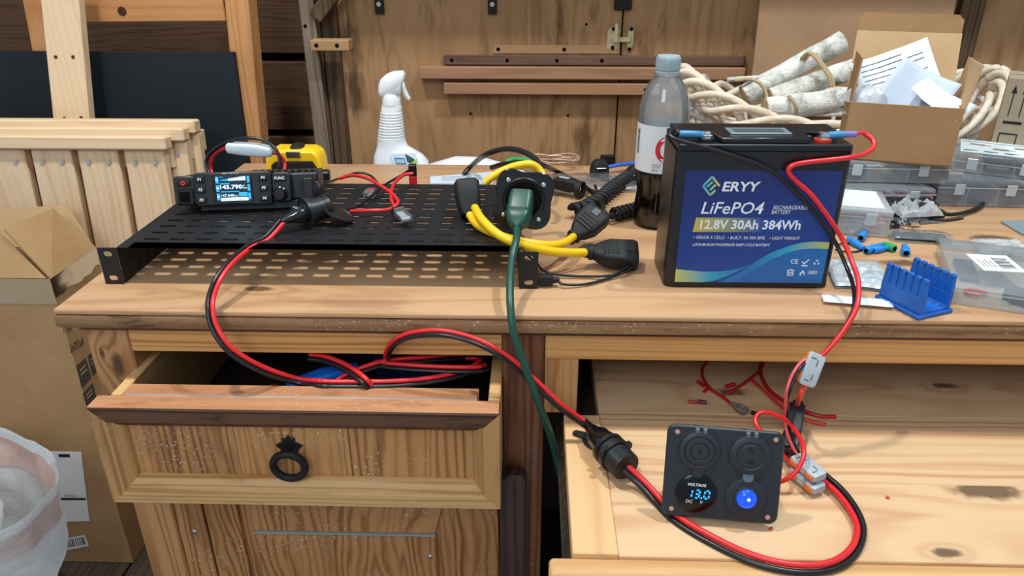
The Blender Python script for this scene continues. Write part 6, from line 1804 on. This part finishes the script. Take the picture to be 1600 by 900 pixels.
hl = thing('fused_lead', 'red and black lead with black fuse block from the hanging connector down to the tray', 'power lead', at(1240, 690, Z=-.135))
cable(hl, [at(1262, 592, Y=.632), at(1256, 606, Y=.638), at(1250, 620, Y=.640), at(1245, 634, Z=-.112)], .0028, plain('orange_red_wire', '#e0452c', .35), 'orange_red_wire')
a, b = at(1247, 630, Z=-.113), at(1235, 702, Z=-.124)
d = (b - a).normalized(); x = V((0, 0, 1)).cross(d).normalized(); f = frame(a, x, d.cross(x)); L = (b - a).length
MB().loft([(0, .011, .009, 3), (.006, .011, .009, 3), (.0065, .016, .012, 6), (L - .004, .016, .012, 6), (L, .012, .009, 4)], f, 20).build('fuse_block', plain('slate_black_plastic', '#2a3036', .4), hl, True)
wires(hl, [at(1264, 560, Y=.640), at(1250, 572, Y=.634), at(1238, 592, Y=.628), at(1230, 620, Y=.625), at(1228, 648, Z=-.105), at(1232, 675, Z=-.110), at(1242, 700, Z=-.114), at(1250, 713, Z=-.1150)], [('pink_red_wire', plain('pinkish_red_wire', '#dd5a62', .35), -.0016, .0017), ('black_wire', M_BLK, .0016, .0016)])
cable(hl, [at(1235, 700, Z=-.124), at(1238, 712, Z=-.122), at(1246, 722, Z=-.120)], .0022, M_RED, 'red_wire')
cable(hl, [at(1229, 672, Z=-.118), at(1224, 692, Z=-.124), at(1226, 706, Z=-.127), at(1240, 714, Z=-.118)], .0026, M_BLK, 'black_wire')
pl_ = thing('panel_wires', 'loose red and black wires looping out from behind the gauge panel', 'wire', at(1225, 740, Z=-.135))
cable(pl_, [at(1196, 684, Z=-.120), at(1184, 668, Z=-.118), at(1180, 655, Z=-.114), at(1188, 645, Z=-.110), at(1206, 646, Z=-.106), at(1232, 660, Z=-.100), at(1250, 684, Z=-.096), at(1256, 706, Z=-.098), at(1250, 728, Z=-.106), at(1234, 746, Z=-.116), at(1214, 754, Z=-.124), at(1195, 757, Z=-.128)], .0024, M_RED, 'red_wire')
cable(pl_, [at(1190, 692, Z=-.118), at(1216, 698, Z=-.118), at(1234, 705, Z=-.116), at(1244, 713, Z=-.115)], .0018, M_BLK, 'black_wire')
cable(pl_, [at(1195, 688, Z=-.122), at(1218, 704, Z=-.124), at(1232, 720, Z=-.126), at(1243, 734, Z=-.1265)], .0020, M_RED, 'red_wire')

# ---- scraps at the back of the tray
def scrap(label, pts, r, mat, tip=None):
    o = MB().tube(cr(pts, 8), r, 8).build('wire_scrap', mat, smooth=80)
    tag(o, label, 'wire', None)
    return o
M_DRED = plain('deep_red_wire', '#b91f26', .35, .5); M_ORED = plain('orange_red_scrap', '#cf3b28', .4)
Zw = -.1330
tl = thing('terminal_wire', 'curved red wire with clear spade terminal lying at the back of the tray', 'wire', at(1120, 615, Z=-.135))
cable(tl, [at(1110, 560, Z=Zw), at(1098, 575, Z=Zw), at(1099, 592, Z=Zw), at(1112, 609, Z=Zw), at(1130, 621, Z=Zw), at(1146, 634, Z=Zw)], .0019, M_DRED, 'wire')
a, b = at(1143, 630, Z=-.1300), at(1168, 645, Z=-.1300)
d = (b - a).normalized(); f = frame(a, V((0, 0, 1)).cross(d), d.cross(V((0, 0, 1)).cross(d)))
MB().loft([(0, .0055, .005, 2), (.006, .007, .006, 3), (.009, .010, .0075, 5), (.019, .010, .0075, 5), (.021, .008, .006, 4)], f, 16).build('clear_terminal_cover', M_CLEAR, tl, True)
MB().box((0, 0, .012), (.006, .001, .014), f).build('terminal', M_STEEL, tl, True)
scrap('red wire scrap with bare tip curving out from under the table rail', [at(1195, 556, Z=Zw), at(1190, 574, Z=Zw), at(1176, 589, Z=Zw), at(1155, 604, Z=Zw), at(1137, 614, Z=Zw + .001)], .0019, M_DRED)
o = MB().cyl(at(1137, 614, Z=Zw + .001), at(1131, 617, Z=Zw + .001), .0011, seg=8).build('wire_tip', M_COPPER); tag(o, 'bare copper tip of the curved red wire scrap', 'wire tip')
scrap('thick red wire lying along the back of the tray to the right', [at(1190, 560, Z=Zw), at(1189, 585, Z=Zw), at(1200, 607, Z=Zw), at(1222, 625, Z=Zw), at(1250, 640, Z=Zw), at(1280, 650, Z=Zw), at(1306, 651, Z=Zw)], .0024, M_DRED)
scrap('orange-red wire lying diagonally in front of the thick red wire', [at(1173, 592, Z=Zw + .001), at(1193, 610, Z=Zw + .001), at(1215, 630, Z=Zw + .001), at(1240, 648, Z=Zw + .001), at(1265, 658, Z=Zw), at(1291, 664, Z=Zw)], .0020, M_ORED)
def bit(label, p0, p1, r, mat):
    o = MB().cyl(p0, p1, r, seg=12).build('insulation_bit', mat); return tag(o, label, 'insulation bit')
bit('short red insulation piece at the left of the tray back', at(1075, 627, Z=-.1327), at(1087, 628.5, Z=-.1327), .0021, M_DRED)
bit('maroon crimp sleeve beside the short red piece on the tray', at(1089, 627, Z=-.1325), at(1104, 629, Z=-.1325), .0024, plain('maroon_sleeve', '#6d1c2a', .3))
bit('red crimp piece left of the curved terminal wire', at(1090, 596, Z=-.1325), at(1100, 603, Z=-.1325), .0023, M_DRED)
bit('red crimp piece just in front of the one beside the terminal wire', at(1108, 604, Z=-.1325), at(1100, 612, Z=-.1325), .0021, M_DRED)
bit('red insulation piece between the two curved red wires', at(1134, 604, Z=-.1325), at(1148, 600, Z=-.1325), .0024, M_DRED)
bit('black insulation piece just behind the red loop by the panel', at(1174, 644, Z=-.1325), at(1186, 649, Z=-.1325), .0024, M_BLK)
bit('tiny red chip alone on the open tray board', at(1384, 776, Z=-.1338), at(1390, 778, Z=-.1338), .0013, M_ORED)
bit('tiny red chip at the front right foot of the gauge panel', at(1202, 826, Z=-.1338), at(1207, 825, Z=-.1338), .0012, M_ORED)
